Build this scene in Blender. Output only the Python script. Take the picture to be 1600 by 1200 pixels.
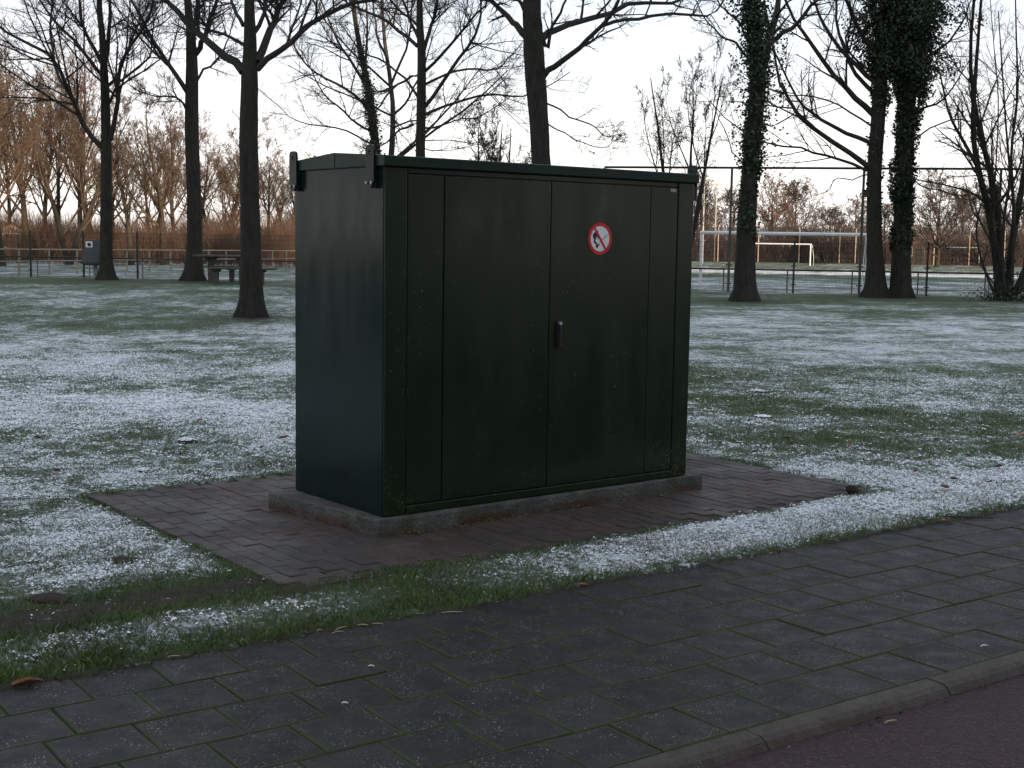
import bpy, bmesh, math, random
import numpy as np
from mathutils import Vector, Matrix

R = math.radians
scene = bpy.context.scene
for o in list(bpy.data.objects):
    bpy.data.objects.remove(o, do_unlink=True)
col = scene.collection

# ------------------------------------------------------------------ camera
F_PX, PITCH, ROLL, CAM_H = 2057.9, .1082, .0153, 1.6893      # solved from the 30 cm paving grid (pixels of 1600x1200)
cam_d = bpy.data.cameras.new('camera')
cam_d.sensor_width = 36
cam_d.lens = F_PX / 1600 * 36
cam_d.clip_end = 3000
cam_d.clip_start = .05
cam = bpy.data.objects.new('camera', cam_d)
col.objects.link(cam)
cam.matrix_world = Matrix.Translation((0, 0, CAM_H)) @ Matrix.Rotation(math.pi / 2 - PITCH, 4, 'X') @ Matrix.Rotation(ROLL, 4, 'Z')
scene.camera = cam

# ------------------------------------------------------------------ sky and sun
SUN_EL, SUN_ROT = R(12.2), R(145)
w = bpy.data.worlds.new('World')
scene.world = w
w.use_nodes = True
nt = w.node_tree
bg = nt.nodes['Background']
sky = nt.nodes.new('ShaderNodeTexSky')
sky.sky_type = 'NISHITA'
sky.sun_disc = False
sky.sun_elevation = SUN_EL
sky.sun_rotation = SUN_ROT
sky.altitude = 0
sky.air_density = 1.0
sky.dust_density = 2.5
sky.ozone_density = 1.0
# thin even veil of high cloud over the whole sky
tc = nt.nodes.new('ShaderNodeTexCoord')
mp = nt.nodes.new('ShaderNodeMapping')
mp.inputs['Scale'].default_value = (1.2, 1.2, 4.5)
nz = nt.nodes.new('ShaderNodeTexNoise')
nz.inputs['Scale'].default_value = 1.6
nz.inputs['Detail'].default_value = 6
nz.inputs['Roughness'].default_value = .55
cr = nt.nodes.new('ShaderNodeMapRange')
cr.inputs['From Min'].default_value = .3
cr.inputs['From Max'].default_value = .72
cr.inputs['To Min'].default_value = .72
cr.inputs['To Max'].default_value = 1.0
# the veil is thickest towards the horizon, all the way round
sxyz = nt.nodes.new('ShaderNodeSeparateXYZ')
el = nt.nodes.new('ShaderNodeMapRange')
el.interpolation_type = 'SMOOTHSTEP'
el.inputs['From Min'].default_value = .02
el.inputs['From Max'].default_value = .42
el.inputs['To Min'].default_value = 1.0
el.inputs['To Max'].default_value = .95
mu = nt.nodes.new('ShaderNodeMath')
mu.operation = 'MULTIPLY'
mx = nt.nodes.new('ShaderNodeMix')
mx.data_type = 'RGBA'
vr = nt.nodes.new('ShaderNodeMapRange')
vr.inputs['From Min'].default_value = .0
vr.inputs['From Max'].default_value = .21
vc = nt.nodes.new('ShaderNodeMix')
vc.data_type = 'RGBA'
vc.inputs['A'].default_value = (5.0, 4.7, 4.5, 1)
vc.inputs['B'].default_value = (2.35, 2.58, 2.9, 1)
nt.links.new(vr.outputs['Result'], vc.inputs['Factor'])
nt.links.new(vc.outputs['Result'], mx.inputs['B'])
nt.links.new(tc.outputs['Generated'], mp.inputs['Vector'])
nt.links.new(mp.outputs['Vector'], nz.inputs['Vector'])
nt.links.new(nz.outputs['Fac'], cr.inputs['Value'])
nt.links.new(tc.outputs['Generated'], sxyz.inputs[0])
nt.links.new(sxyz.outputs['Z'], el.inputs['Value'])
nt.links.new(sxyz.outputs['Z'], vr.inputs['Value'])
nt.links.new(cr.outputs['Result'], mu.inputs[0])
nt.links.new(el.outputs['Result'], mu.inputs[1])
nt.links.new(mu.outputs[0], mx.inputs['Factor'])
nt.links.new(sky.outputs['Color'], mx.inputs['A'])
nt.links.new(mx.outputs['Result'], bg.inputs['Color'])
bg.inputs['Strength'].default_value = .12

sun_d = bpy.data.lights.new('sun', 'SUN')
sun_d.energy = 3.0
sun_d.angle = R(.5)
sun_d.color = (1, .74, .52)
sun = bpy.data.objects.new('sun', sun_d)
col.objects.link(sun)
SUN_DIR = Vector((math.sin(SUN_ROT) * math.cos(SUN_EL), math.cos(SUN_ROT) * math.cos(SUN_EL), math.sin(SUN_EL)))
sun.rotation_euler = SUN_DIR.to_track_quat('Z', 'Y').to_euler()

scene.view_settings.view_transform = 'Standard'
scene.view_settings.look = 'None'
scene.view_settings.gamma = 1
scene.view_settings.use_curve_mapping = False
scene.view_settings.exposure = 1.55

# ------------------------------------------------------------------ helpers: pixels and terrain
def ray(px, py):
    X, Y = (px - 800) / F_PX, (py - 600) / F_PX
    c, s = math.cos(ROLL), math.sin(ROLL)
    u, v = X * c + Y * s, -X * s + Y * c
    c, s = math.cos(PITCH), math.sin(PITCH)
    return Vector((u, c - v * s, -s - v * c))

def at_y(px, py, y):
    d = ray(px, py)
    return Vector((0, 0, CAM_H)) + d * (y / d.y)

def at_z(px, py, z):
    d = ray(px, py)
    return Vector((0, 0, CAM_H)) + d * ((z - CAM_H) / d.z)

PA = .6189                                   # heading of the footpath
PO = np.array([.8145, 4.4489])
PU = np.array([math.cos(PA), math.sin(PA)])  # along the kerb
PV = np.array([-math.sin(PA), math.cos(PA)]) # from the kerb to the lawn
T = .303
def path_pt(s, t, z=0.):
    p = PO + PU * s + PV * t
    return Vector((p[0], p[1], z))

PADA = R(37.5)                               # brick pad under the cabinet
PADO = np.array([-1.02, 6.01])
PADU = np.array([math.cos(PADA), math.sin(PADA)])
PADV = np.array([-math.sin(PADA), math.cos(PADA)])
PADW, PADD = 4.47, 2.70

def sstep(a, b, x):
    t = np.clip((x - a) / (b - a), 0, 1)
    return t * t * (3 - 2 * t)

def vnoise(x, y, seed=0):
    """value noise, numpy"""
    xi, yi = np.floor(x).astype(np.int64), np.floor(y).astype(np.int64)
    xf, yf = x - xi, y - yi
    xf, yf = xf * xf * (3 - 2 * xf), yf * yf * (3 - 2 * yf)
    def h(a, b):
        n = (a * 374761393 + b * 668265263 + seed * 974711) & 0x7fffffff
        n = ((n ^ (n >> 13)) * 1274126177) & 0x7fffffff
        return ((n ^ (n >> 16)) & 0xffff) / 65535.
    return (h(xi, yi) * (1 - xf) + h(xi + 1, yi) * xf) * (1 - yf) + (h(xi, yi + 1) * (1 - xf) + h(xi + 1, yi + 1) * xf) * yf

def fbm(x, y, seed=0, o=3):
    r, a, tot = 0, 1., 0
    for k in range(o):
        r = r + a * vnoise(x * 2 ** k, y * 2 ** k, seed + k)
        tot += a
        a *= .5
    return r / tot

def path_st(x, y):
    dx, dy = x - PO[0], y - PO[1]
    return dx * PU[0] + dy * PU[1], dx * PV[0] + dy * PV[1]

def pad_uv(x, y):
    dx, dy = x - PADO[0], y - PADO[1]
    return dx * PADU[0] + dy * PADU[1], dx * PADV[0] + dy * PADV[1]

def height(x, y):
    """terrain of lawn and playing field"""
    x, y = np.asarray(x, float), np.asarray(y, float)
    z = .052 - .006 * np.clip(y - 12, 0, 90)
    left = sstep(3, -3.5, x)
    rise = .37 * sstep(13, 36, y) + .006 * np.clip(y - 12, 0, 26)
    rise = rise * (1 - sstep(38, 50, y))
    z = z + left * rise
    s, t = path_st(x, y)
    near = np.clip(1 - (np.hypot(x, y) - 20) / 40, 0, 1)
    z = z + near * (.03 * (fbm(x * .9, y * .9, 5) - .5) + .018 * (fbm(x * 3.1, y * 3.1, 9) - .5))
    z = z - .045 * (1 - sstep(1.8, 2.25, t))
    z = np.where(t < 1.78, -.12, z)
    u, v = pad_uv(x, y)
    inpad = (u > .05) & (u < PADW - .05) & (v > .06) & (v < PADD - .05)
    z = np.where(inpad, -.06, z)
    return z

def coverage(x, y):
    """how much of the turf the thin snow covers, 0..1"""
    x, y = np.asarray(x, float), np.asarray(y, float)
    s, t = path_st(x, y)
    u, v = pad_uv(x, y)
    d = np.hypot(x, y)
    n1 = fbm(x * .55, y * .55, 21) - .5
    n2 = fbm(x * 1.7, y * 1.7, 31) - .5
    nfar = fbm(x * .16, y * .3, 41) - .5
    # open lawn by distance
    L = np.interp(d, [4, 9, 12, 18, 24, 31, 37, 43, 52, 55, 58, 78, 84, 100, 104, 112, 118, 400],
                  [.58, .60, .62, .56, .50, .46, .34, .24, .26, .40, .44, .42, .42, .42, .85, .80, .38, .3])  # some far snow paints in the brightness of the sunlit turf
    Rr = np.interp(d, [4, 9, 10.2, 11.2, 13, 15, 20, 27, 34, 39, 44, 52, 55, 58, 78, 84, 100, 104, 112, 118, 400],
                   [.85, .85, .64, .36, .28, .36, .46, .52, .46, .34, .16, .25, .44, .48, .46, .26, .24, .9, .85, .26, .2])
    k = sstep(-1.5, 1.5, x)
    c = L * (1 - k) + Rr * k
    n3 = fbm(x * 5.1, y * 5.1, 37) - .5
    c = c + n1 * .65 + n2 * .6 + n3 * .35 + nfar * .35
    # melted round the left of the long lawn
    c = c - .14 * sstep(-4.2, -7.5, x) * sstep(17, 24, y) * sstep(46, 34, y)
    # strip between footpath and pad
    strip = sstep(2.75, 2.35, t) * (t > 1.7)
    sc = np.interp(s, [-3.5, -2.4, -1.6, -.9, -.45, -.15, .25, .6, 1.1, 2, 9], [.3, .4, .62, .68, .45, .10, .32, .46, .70, .86, .86])
    sc = sc * (1 - .9 * np.exp(-((t - 1.8) / .10) ** 2)) + n2 * .5
    sc = np.where(s < .2, sc * np.exp(-((t - 2.14) / .19) ** 2), sc)
    c = c * (1 - strip) + sc * strip
    # bare, trodden ground in front of the left end of the pad
    a, b = s + 1.55, t - 2.52
    bare = np.exp(-(a / 1.35) ** 4) * np.exp(-((b - .05 * a) / .22) ** 2)
    c = c - 1.1 * bare
    # bare rim along the pad's own edge
    e = np.maximum(np.maximum(-u, u - PADW), np.maximum(-v, v - PADD))
    c = c - .5 * np.exp(-(np.clip(e, 0, 9) / .07) ** 2) * (e > -.1)
    # green rings under the trees
    for tx, ty, r in TREE_RINGS:
        c = c - .5 * np.exp(-(((x - tx) / r) ** 2 + ((y - ty) / (r * 1.4)) ** 2))
    return np.clip(c, 0, 1)

def bareness(x, y):
    s, t = path_st(x, y)
    a, b = s + 1.5, t - 2.5
    r = 1.3 * np.exp(-(a / 1.25) ** 4) * np.exp(-((b - .05 * a) / .15) ** 2)
    r = r + .8 * np.exp(-((t - 1.80) / .045) ** 2)
    u, v = pad_uv(x, y)
    r = r + .7 * np.exp(-((v + .02) / .07) ** 2) * (u > -.1) * (u < 2.2)
    for tx, ty, q in TREE_RINGS:
        r = r + .9 * np.exp(-(((x - tx - .35) / (q * .55)) ** 2 + ((y - ty - .6) / (q * .8)) ** 2))
    return np.clip(r * (.6 + .9 * fbm(x * 5, y * 5, 77)), 0, 1)

TREE_RINGS = []

# ------------------------------------------------------------------ helpers: materials
def nodes_of(m):
    return m.node_tree.nodes, m.node_tree.links

def mat(name, c1, c2=None, scale=6., rough=.8, bump=0., bscale=None, spec=.3, detail=5., stretch=(1, 1, 1), rnd=0., metal=0., coords='Object', lo=.35, hi=.65):
    m = bpy.data.materials.new(name)
    m.use_nodes = True
    n, l = nodes_of(m)
    b = n['Principled BSDF']
    b.inputs['Roughness'].default_value = rough
    b.inputs['Specular IOR Level'].default_value = spec
    b.inputs['Metallic'].default_value = metal
    if c2 is None:
        c2 = tuple(v * .75 for v in c1)
    t = n.new('ShaderNodeTexCoord')
    mp = n.new('ShaderNodeMapping')
    mp.inputs['Scale'].default_value = stretch
    l.new(t.outputs[coords], mp.inputs['Vector'])
    nz = n.new('ShaderNodeTexNoise')
    nz.inputs['Scale'].default_value = scale
    nz.inputs['Detail'].default_value = detail
    nz.inputs['Roughness'].default_value = .62
    l.new(mp.outputs['Vector'], nz.inputs['Vector'])
    rp = n.new('ShaderNodeValToRGB')
    rp.color_ramp.elements[0].position = lo
    rp.color_ramp.elements[1].position = hi
    rp.color_ramp.elements[0].color = (*c1, 1)
    rp.color_ramp.elements[1].color = (*c2, 1)
    l.new(nz.outputs['Fac'], rp.inputs['Fac'])
    out = rp.outputs['Color']
    if rnd:
        oi = n.new('ShaderNodeObjectInfo')
        mr = n.new('ShaderNodeMapRange')
        mr.inputs['To Min'].default_value = 1 - rnd
        mr.inputs['To Max'].default_value = 1 + rnd
        l.new(oi.outputs['Random'], mr.inputs['Value'])
        mu = n.new('ShaderNodeVectorMath')
        mu.operation = 'SCALE'
        l.new(out, mu.inputs[0])
        l.new(mr.outputs['Result'], mu.inputs['Scale'])
        out = mu.outputs['Vector']
    l.new(out, b.inputs['Base Color'])
    if bump:
        nb = n.new('ShaderNodeTexNoise')
        nb.inputs['Scale'].default_value = bscale or scale * 3
        nb.inputs['Detail'].default_value = 6
        l.new(mp.outputs['Vector'], nb.inputs['Vector'])
        bp = n.new('ShaderNodeBump')
        bp.inputs['Strength'].default_value = bump
        bp.inputs['Distance'].default_value = .02
        l.new(nb.outputs['Fac'], bp.inputs['Height'])
        l.new(bp.outputs['Normal'], b.inputs['Normal'])
    return m

def mixin(m, color, fac_socket):
    """lay a colour over whatever feeds Base Color"""
    n, l = nodes_of(m)
    b = n['Principled BSDF']
    src = b.inputs['Base Color'].links[0].from_socket
    x = n.new('ShaderNodeMix')
    x.data_type = 'RGBA'
    l.new(fac_socket, x.inputs['Factor'])
    l.new(src, x.inputs['A'])
    x.inputs['B'].default_value = (*color, 1)
    l.new(x.outputs['Result'], b.inputs['Base Color'])
    return x

def noise_fac(m, scale, lo, hi, coords='Object', kind='noise', stretch=(1, 1, 1), detail=4., offset=(0, 0, 0)):
    n, l = nodes_of(m)
    t = n.new('ShaderNodeTexCoord')
    mp = n.new('ShaderNodeMapping')
    mp.inputs['Scale'].default_value = stretch
    mp.inputs['Location'].default_value = offset
    l.new(t.outputs[coords], mp.inputs['Vector'])
    if kind == 'noise':
        z = n.new('ShaderNodeTexNoise')
        z.inputs['Detail'].default_value = detail
        z.inputs['Roughness'].default_value = .6
        o = z.outputs['Fac']
    else:
        z = n.new('ShaderNodeTexVoronoi')
        o = z.outputs['Distance']
    z.inputs['Scale'].default_value = scale
    l.new(mp.outputs['Vector'], z.inputs['Vector'])
    mr = n.new('ShaderNodeMapRange')
    mr.inputs['From Min'].default_value = lo
    mr.inputs['From Max'].default_value = hi
    l.new(o, mr.inputs['Value'])
    return mr.outputs['Result']

def mathn(m, op, a, b):
    n, l = nodes_of(m)
    x = n.new('ShaderNodeMath')
    x.operation = op
    x.use_clamp = op in ('MULTIPLY', 'ADD', 'SUBTRACT')
    for i, v in enumerate((a, b)):
        if isinstance(v, (int, float)):
            x.inputs[i].default_value = v
        else:
            l.new(v, x.inputs[i])
    return x.outputs[0]

# ------------------------------------------------------------------ helpers: meshes and objects
def tag(o, label=None, cat=None, group=None, kind=None):
    if label: o['label'] = label
    if cat: o['category'] = cat
    if group: o['group'] = group
    if kind: o['kind'] = kind
    return o

def link(name, me, m=None, parent=None, loc=None):
    o = bpy.data.objects.new(name, me)
    if m is not None and me is not None and len(me.materials) == 0:
        me.materials.append(m)
    col.objects.link(o)
    if parent is not None:
        o.parent = parent
    if loc is not None:
        o.location = loc
    return o

def empty(name, loc=(0, 0, 0), rz=0):
    o = bpy.data.objects.new(name, None)
    o.empty_display_size = .2
    col.objects.link(o)
    o.location = loc
    o.rotation_euler = (0, 0, rz)
    return o

def np_mesh(name, verts, faces, smooth=False):
    """verts (n,3); faces: array (m,3) or (m,4)"""
    me = bpy.data.meshes.new(name)
    verts = np.ascontiguousarray(verts, np.float32)
    faces = np.ascontiguousarray(faces, np.int32)
    k = faces.shape[1]
    me.vertices.add(len(verts))
    me.vertices.foreach_set('co', verts.ravel())
    me.loops.add(faces.size)
    me.loops.foreach_set('vertex_index', faces.ravel())
    me.polygons.add(len(faces))
    me.polygons.foreach_set('loop_start', np.arange(0, faces.size, k, dtype=np.int32))
    me.polygons.foreach_set('loop_total', np.full(len(faces), k, np.int32))
    if smooth:
        me.polygons.foreach_set('use_smooth', np.ones(len(faces), bool))
    me.update(calc_edges=True)
    me.validate()
    return me

def bm_mesh(bm, name, smooth=False):
    me = bpy.data.meshes.new(name)
    bmesh.ops.recalc_face_normals(bm, faces=bm.faces)
    bm.to_mesh(me)
    bm.free()
    if smooth:
        for p in me.polygons: p.use_smooth = True
    return me

def add_box(bm, a, b, bevel=0., seg=1):
    """axis-aligned box between corners a and b"""
    a, b = Vector(a), Vector(b)
    r = bmesh.ops.create_cube(bm, size=1)
    vs = r['verts']
    for v in vs:
        v.co = Vector([(a[i] + b[i]) / 2 + v.co[i] * (b[i] - a[i]) for i in range(3)])
    if bevel:
        es = list({e for v in vs for e in v.link_edges})
        bmesh.ops.bevel(bm, geom=es, offset=bevel, segments=seg, affect='EDGES', profile=.5)
    return bm

def box_mesh(a, b, bevel=0., name='box', seg=1):
    bm = bmesh.new()
    add_box(bm, a, b, bevel, seg)
    return bm_mesh(bm, name)

def add_cyl(bm, p, q, r, r2=None, seg=10):
    p, q = Vector(p), Vector(q)
    d = q - p
    g = bmesh.ops.create_cone(bm, cap_ends=True, segments=seg, radius1=r, radius2=r if r2 is None else r2, depth=d.length)
    mt = Matrix.Translation((p + q) / 2) @ d.to_track_quat('Z', 'Y').to_matrix().to_4x4()
    bmesh.ops.transform(bm, matrix=mt, verts=g['verts'])
    return bm

def cyl_mesh(p, q, r, r2=None, seg=10, name='cyl', smooth=True):
    bm = bmesh.new()
    add_cyl(bm, p, q, r, r2, seg)
    me = bm_mesh(bm, name)
    return me

def poly_prism(pts, z0, z1, bevel=0., seg=2):
    bm = bmesh.new()
    lo = [bm.verts.new((p[0], p[1], z0)) for p in pts]
    hi = [bm.verts.new((p[0], p[1], z1)) for p in pts]
    n = len(pts)
    bm.faces.new(hi)
    bm.faces.new(lo[::-1])
    for i in range(n):
        bm.faces.new((lo[i], lo[(i + 1) % n], hi[(i + 1) % n], hi[i]))
    if bevel:
        bmesh.ops.bevel(bm, geom=list(bm.edges), offset=bevel, segments=seg, affect='EDGES', profile=.5)
    return bm

# ------------------------------------------------------------------ helpers: branches (numpy)
class Tubes:
    def __init__(self):
        self.v, self.f, self.n = [], [], 0
    def add(self, P, Rd, K):
        """P (n,S,3), Rd (n,S): tapered tubes with K sides"""
        n, S, _ = P.shape
        if n == 0: return
        Tn = np.empty_like(P)
        Tn[:, 1:-1] = P[:, 2:] - P[:, :-2]
        Tn[:, 0] = P[:, 1] - P[:, 0]
        Tn[:, -1] = P[:, -1] - P[:, -2]
        Tn /= np.linalg.norm(Tn, axis=2, keepdims=True) + 1e-9
        ref = np.array([.83, .43, .35])
        A = np.cross(Tn, ref)
        A /= np.linalg.norm(A, axis=2, keepdims=True) + 1e-9
        B = np.cross(Tn, A)
        ang = np.arange(K) * 2 * np.pi / K
        V = P[:, :, None] + Rd[:, :, None, None] * (A[:, :, None] * np.cos(ang)[None, None, :, None] + B[:, :, None] * np.sin(ang)[None, None, :, None])
        i = np.arange(n)[:, None, None] * S * K
        j = np.arange(S - 1)[None, :, None] * K
        k = np.arange(K)[None, None]
        k2 = (k + 1) % K
        Fc = np.stack([i + j + k, i + j + k2, i + j + K + k2, i + j + K + k], -1).reshape(-1, 4) + self.n
        self.v.append(V.reshape(-1, 3))
        self.f.append(Fc)
        self.n += n * S * K
    def mesh(self, name, smooth=True):
        return np_mesh(name, np.concatenate(self.v), np.concatenate(self.f), smooth)

def norm(a):
    return a / (np.linalg.norm(a, axis=-1, keepdims=True) + 1e-9)

def grow(P0, D0, L, R0, S, wig, up, rng, tip=.25):
    n = len(P0)
    P = np.empty((n, S, 3))
    P[:, 0] = P0
    d = norm(D0)
    drift = rng.normal(0, wig * .6, (n, 3))
    for i in range(1, S):
        d = norm(d + rng.normal(0, wig, (n, 3)) + drift / S + np.array([0, 0, up]) / S)
        P[:, i] = P[:, i - 1] + d * (L / (S - 1))[:, None]
    t = np.linspace(0, 1, S)
    return P, R0[:, None] * (1 - (1 - tip) * t[None])

def spawn(P, Rd, L, m, t0, t1, ang, ratio, rratio, rng, flat=0.):
    """children along every parent tube"""
    n, S, _ = P.shape
    t = rng.uniform(t0, t1, (n, m))
    t = np.sort(t, 1)
    x = t * (S - 1)
    i = np.minimum(x.astype(int), S - 2)
    fr = (x - i)[..., None]
    idx = np.arange(n)[:, None]
    p = P[idx, i] * (1 - fr) + P[idx, i + 1] * fr
    r = Rd[idx, i] * (1 - fr[..., 0]) + Rd[idx, i + 1] * fr[..., 0]
    d = norm(P[idx, i + 1] - P[idx, i])
    q = rng.normal(0, 1, (n, m, 3))
    q = q - (q * d).sum(-1, keepdims=True) * d
    q = norm(q)
    a = np.radians(rng.normal(ang, ang * .22, (n, m)))[..., None]
    c = d * np.cos(a) + q * np.sin(a)
    ln = L[:, None] * ratio * (1.15 - .65 * t) * rng.uniform(.65, 1.3, (n, m))
    return p.reshape(-1, 3), c.reshape(-1, 3), ln.reshape(-1), (r * rratio).reshape(-1)

def twiggy(tb, P, Rd, L, rng, levels, minr, upb=.25, bark=3):
    """sub-branches on parent tubes: levels = list of (count, ratio, angle, wiggle)"""
    for k, (m, ratio, ang, wig) in enumerate(levels):
        p, c, ln, r = spawn(P, Rd, L, m, .22 if k == 0 else .15, 1., ang, ratio, .55, rng)
        r = np.clip(r, minr, None)
        last = k == len(levels) - 1
        S = 3 if last else (4 if k == len(levels) - 2 else 6)
        P, Rd = grow(p, c, ln, r, S, wig, upb, rng, .35)
        L = ln
        tb.add(P, Rd, 3 if k else 4)

def resample(pts, n):
    pts = np.array(pts, float)
    # Catmull-Rom through the points
    ext = np.vstack([2 * pts[0] - pts[1], pts, 2 * pts[-1] - pts[-2]])
    out = []
    m = len(pts) - 1
    for x in np.linspace(0, m, n):
        i = min(int(x), m - 1)
        t = x - i
        a, b, c, d = ext[i], ext[i + 1], ext[i + 2], ext[i + 3]
        out.append(.5 * (2 * b + (c - a) * t + (2 * a - 5 * b + 4 * c - d) * t * t + (3 * b - a - 3 * c + d) * t ** 3))
    return np.array(out)

def trunk_mesh(tb, pts, rads, K=22, S=30, flare=1.5, fh=.5, rng=None):
    P = resample(pts, S)
    ar = np.linspace(0, 1, len(rads))
    rd = np.interp(np.linspace(0, 1, S), ar, rads)
    h = P[:, 2] - P[0, 2]
    ang = np.arange(K) * 2 * np.pi / K
    lob = .5 + .5 * np.cos(ang * 5 + rng.uniform(0, 6)) * .7 + rng.normal(0, .12, K)
    fl = np.exp(-h / (fh * .45))[:, None] * (flare - 1) * lob[None] * 1.4
    rib = 1 + .04 * rng.normal(0, 1, K)[None] + .022 * rng.normal(0, 1, (S, K))
    Rr = rd[:, None] * (rib + fl)
    V = np.empty((S, K, 3))
    V[..., 0] = P[:, 0:1] + Rr * np.cos(ang)
    V[..., 1] = P[:, 1:2] + Rr * np.sin(ang)
    V[..., 2] = P[:, 2:3]
    j = np.arange(S - 1)[:, None] * K
    k = np.arange(K)[None]
    k2 = (k + 1) % K
    Fc = np.stack([j + k, j + k2, j + K + k2, j + K + k], -1).reshape(-1, 4) + tb.n
    tb.v.append(V.reshape(-1, 3))
    tb.f.append(Fc)
    tb.n += S * K
    return P, rd

def leaf_mesh(P, size, rng, name, fold=True):
    """one kite-shaped leaf (2 triangles) at each point"""
    n = len(P)
    d = norm(rng.normal(0, 1, (n, 3)) + np.array([0, 0, -.5]))
    q = norm(np.cross(d, rng.normal(0, 1, (n, 3))))
    nn = np.cross(d, q)
    s = (size * rng.uniform(.6, 1.35, n))[:, None]
    a = P
    b = P + d * s * .45 + q * s * .42 + nn * s * .12
    c = P + d * s
    e = P + d * s * .45 - q * s * .42 + nn * s * .12
    V = np.stack([a, b, c, e], 1).reshape(-1, 3)
    i = np.arange(n)[:, None] * 4
    Fc = np.concatenate([i + np.array([[0, 1, 2]]), i + np.array([[0, 2, 3]])])
    return np_mesh(name, V, Fc)
# ================================================================== LAWN, FIELD
HERO_Y = dict(T1=24.2, T2=37.6, T3=37.2, T4=26., T5=46., T6=56., T7=42.5, T8=48.2, T9=48.4, SH=47.)
HERO_PX = dict(T1=(393, 494), T2=(304, 438), T3=(167, 437), T4=(868, 482), T5=(658, 455), T6=(600, 445), T7=(1163, 466), T8=(1369, 460), T9=(1406, 462), SH=(1576, 464))
BASE = {}
for k_, y_ in HERO_Y.items():
    p_ = at_y(*HERO_PX[k_], y_)
    BASE[k_] = Vector((p_.x, p_.y, float(height(p_.x, p_.y)) - .03))
    TREE_RINGS.append((p_.x - .35, p_.y - .6, 1.0 if y_ < 30 else 1.7))

def coords_of(n, coords):
    if coords == 'World':
        return n.new('ShaderNodeNewGeometry').outputs['Position']
    return n.new('ShaderNodeTexCoord').outputs[coords]

def nnode(m, scale, detail=5., rough=.6, coords='World', stretch=None):
    n, l = nodes_of(m)
    z = n.new('ShaderNodeTexNoise')
    z.inputs['Scale'].default_value = scale
    z.inputs['Detail'].default_value = detail
    z.inputs['Roughness'].default_value = rough
    v = coords_of(n, coords)
    if stretch:
        mp = n.new('ShaderNodeMapping')
        mp.inputs['Scale'].default_value = stretch
        l.new(v, mp.inputs['Vector'])
        v = mp.outputs['Vector']
    l.new(v, z.inputs['Vector'])
    return z.outputs['Fac']

def mrange(m, s, a, b, c=0., d=1., smooth=False):
    n, l = nodes_of(m)
    x = n.new('ShaderNodeMapRange')
    if smooth: x.interpolation_type = 'SMOOTHSTEP'
    x.inputs['From Min'].default_value = a
    x.inputs['From Max'].default_value = b
    x.inputs['To Min'].default_value = c
    x.inputs['To Max'].default_value = d
    l.new(s, x.inputs['Value'])
    return x.outputs['Result']

def cmix(m, f, a, b):
    n, l = nodes_of(m)
    x = n.new('ShaderNodeMix')
    x.data_type = 'RGBA'
    l.new(f, x.inputs['Factor'])
    for s, v in (('A', a), ('B', b)):
        if isinstance(v, tuple): x.inputs[s].default_value = (*v, 1)
        else: l.new(v, x.inputs[s])
    return x.outputs['Result']

def lawn_material():
    m = bpy.data.materials.new('snowy_turf')
    m.use_nodes = True
    n, l = nodes_of(m)
    b = n['Principled BSDF']
    b.inputs['Roughness'].default_value = .9
    b.inputs['Specular IOR Level'].default_value = .15
    def attr(a):
        x = n.new('ShaderNodeAttribute')
        x.attribute_name = a
        return x.outputs['Fac']
    g1 = cmix(m, mrange(m, nnode(m, 2.3, 6, .65), .35, .65), (.028, .054, .016), (.054, .092, .028))
    g2 = cmix(m, mrange(m, nnode(m, 34, 5, .7), .42, .68), g1, (.062, .070, .032))
    g3 = cmix(m, mrange(m, nnode(m, 90, 3, .7), .55, .75), g2, (.010, .018, .008))
    soil = cmix(m, mrange(m, nnode(m, 22, 6, .7), .35, .7), (.022, .015, .010), (.055, .042, .028))
    bare = mathn(m, 'ADD', attr('bare'), mrange(m, nnode(m, 5.5, 6, .7), .66, .80, 0, .55))
    base = cmix(m, bare, g3, soil)
    thin = n.new('ShaderNodeMath'); thin.operation = 'MULTIPLY_ADD'; thin.use_clamp = True
    l.new(attr('snow'), thin.inputs[0]); thin.inputs[1].default_value = .55; thin.inputs[2].default_value = .06
    base = cmix(m, thin.outputs[0], base, (.19, .225, .20))
    fine = nnode(m, 26, 7, .78)
    mid = nnode(m, 5.2, 5, .65)
    a = mathn(m, 'MULTIPLY_ADD', fine, 3.4)
    a.node.inputs[2].default_value = -1.7
    c = n.new('ShaderNodeMath'); c.operation = 'MULTIPLY_ADD'
    l.new(mid, c.inputs[0]); c.inputs[1].default_value = 1.5; c.inputs[2].default_value = -.75
    s = n.new('ShaderNodeMath'); s.operation = 'ADD'
    l.new(a, s.inputs[0]); l.new(c.outputs[0], s.inputs[1])
    s2 = n.new('ShaderNodeMath'); s2.operation = 'ADD'
    l.new(s.outputs[0], s2.inputs[0]); l.new(attr('snow'), s2.inputs[1])
    fac = mrange(m, s2.outputs[0], .42, .78, 0, .9)
    colr = cmix(m, fac, base, (.70, .73, .77))
    l.new(colr, b.inputs['Base Color'])
    bp = n.new('ShaderNodeBump')
    bp.inputs['Strength'].default_value = .9
    bp.inputs['Distance'].default_value = .03
    l.new(fine, bp.inputs['Height'])
    l.new(bp.outputs['Normal'], b.inputs['Normal'])
    return m
M_LAWN = lawn_material()

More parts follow.
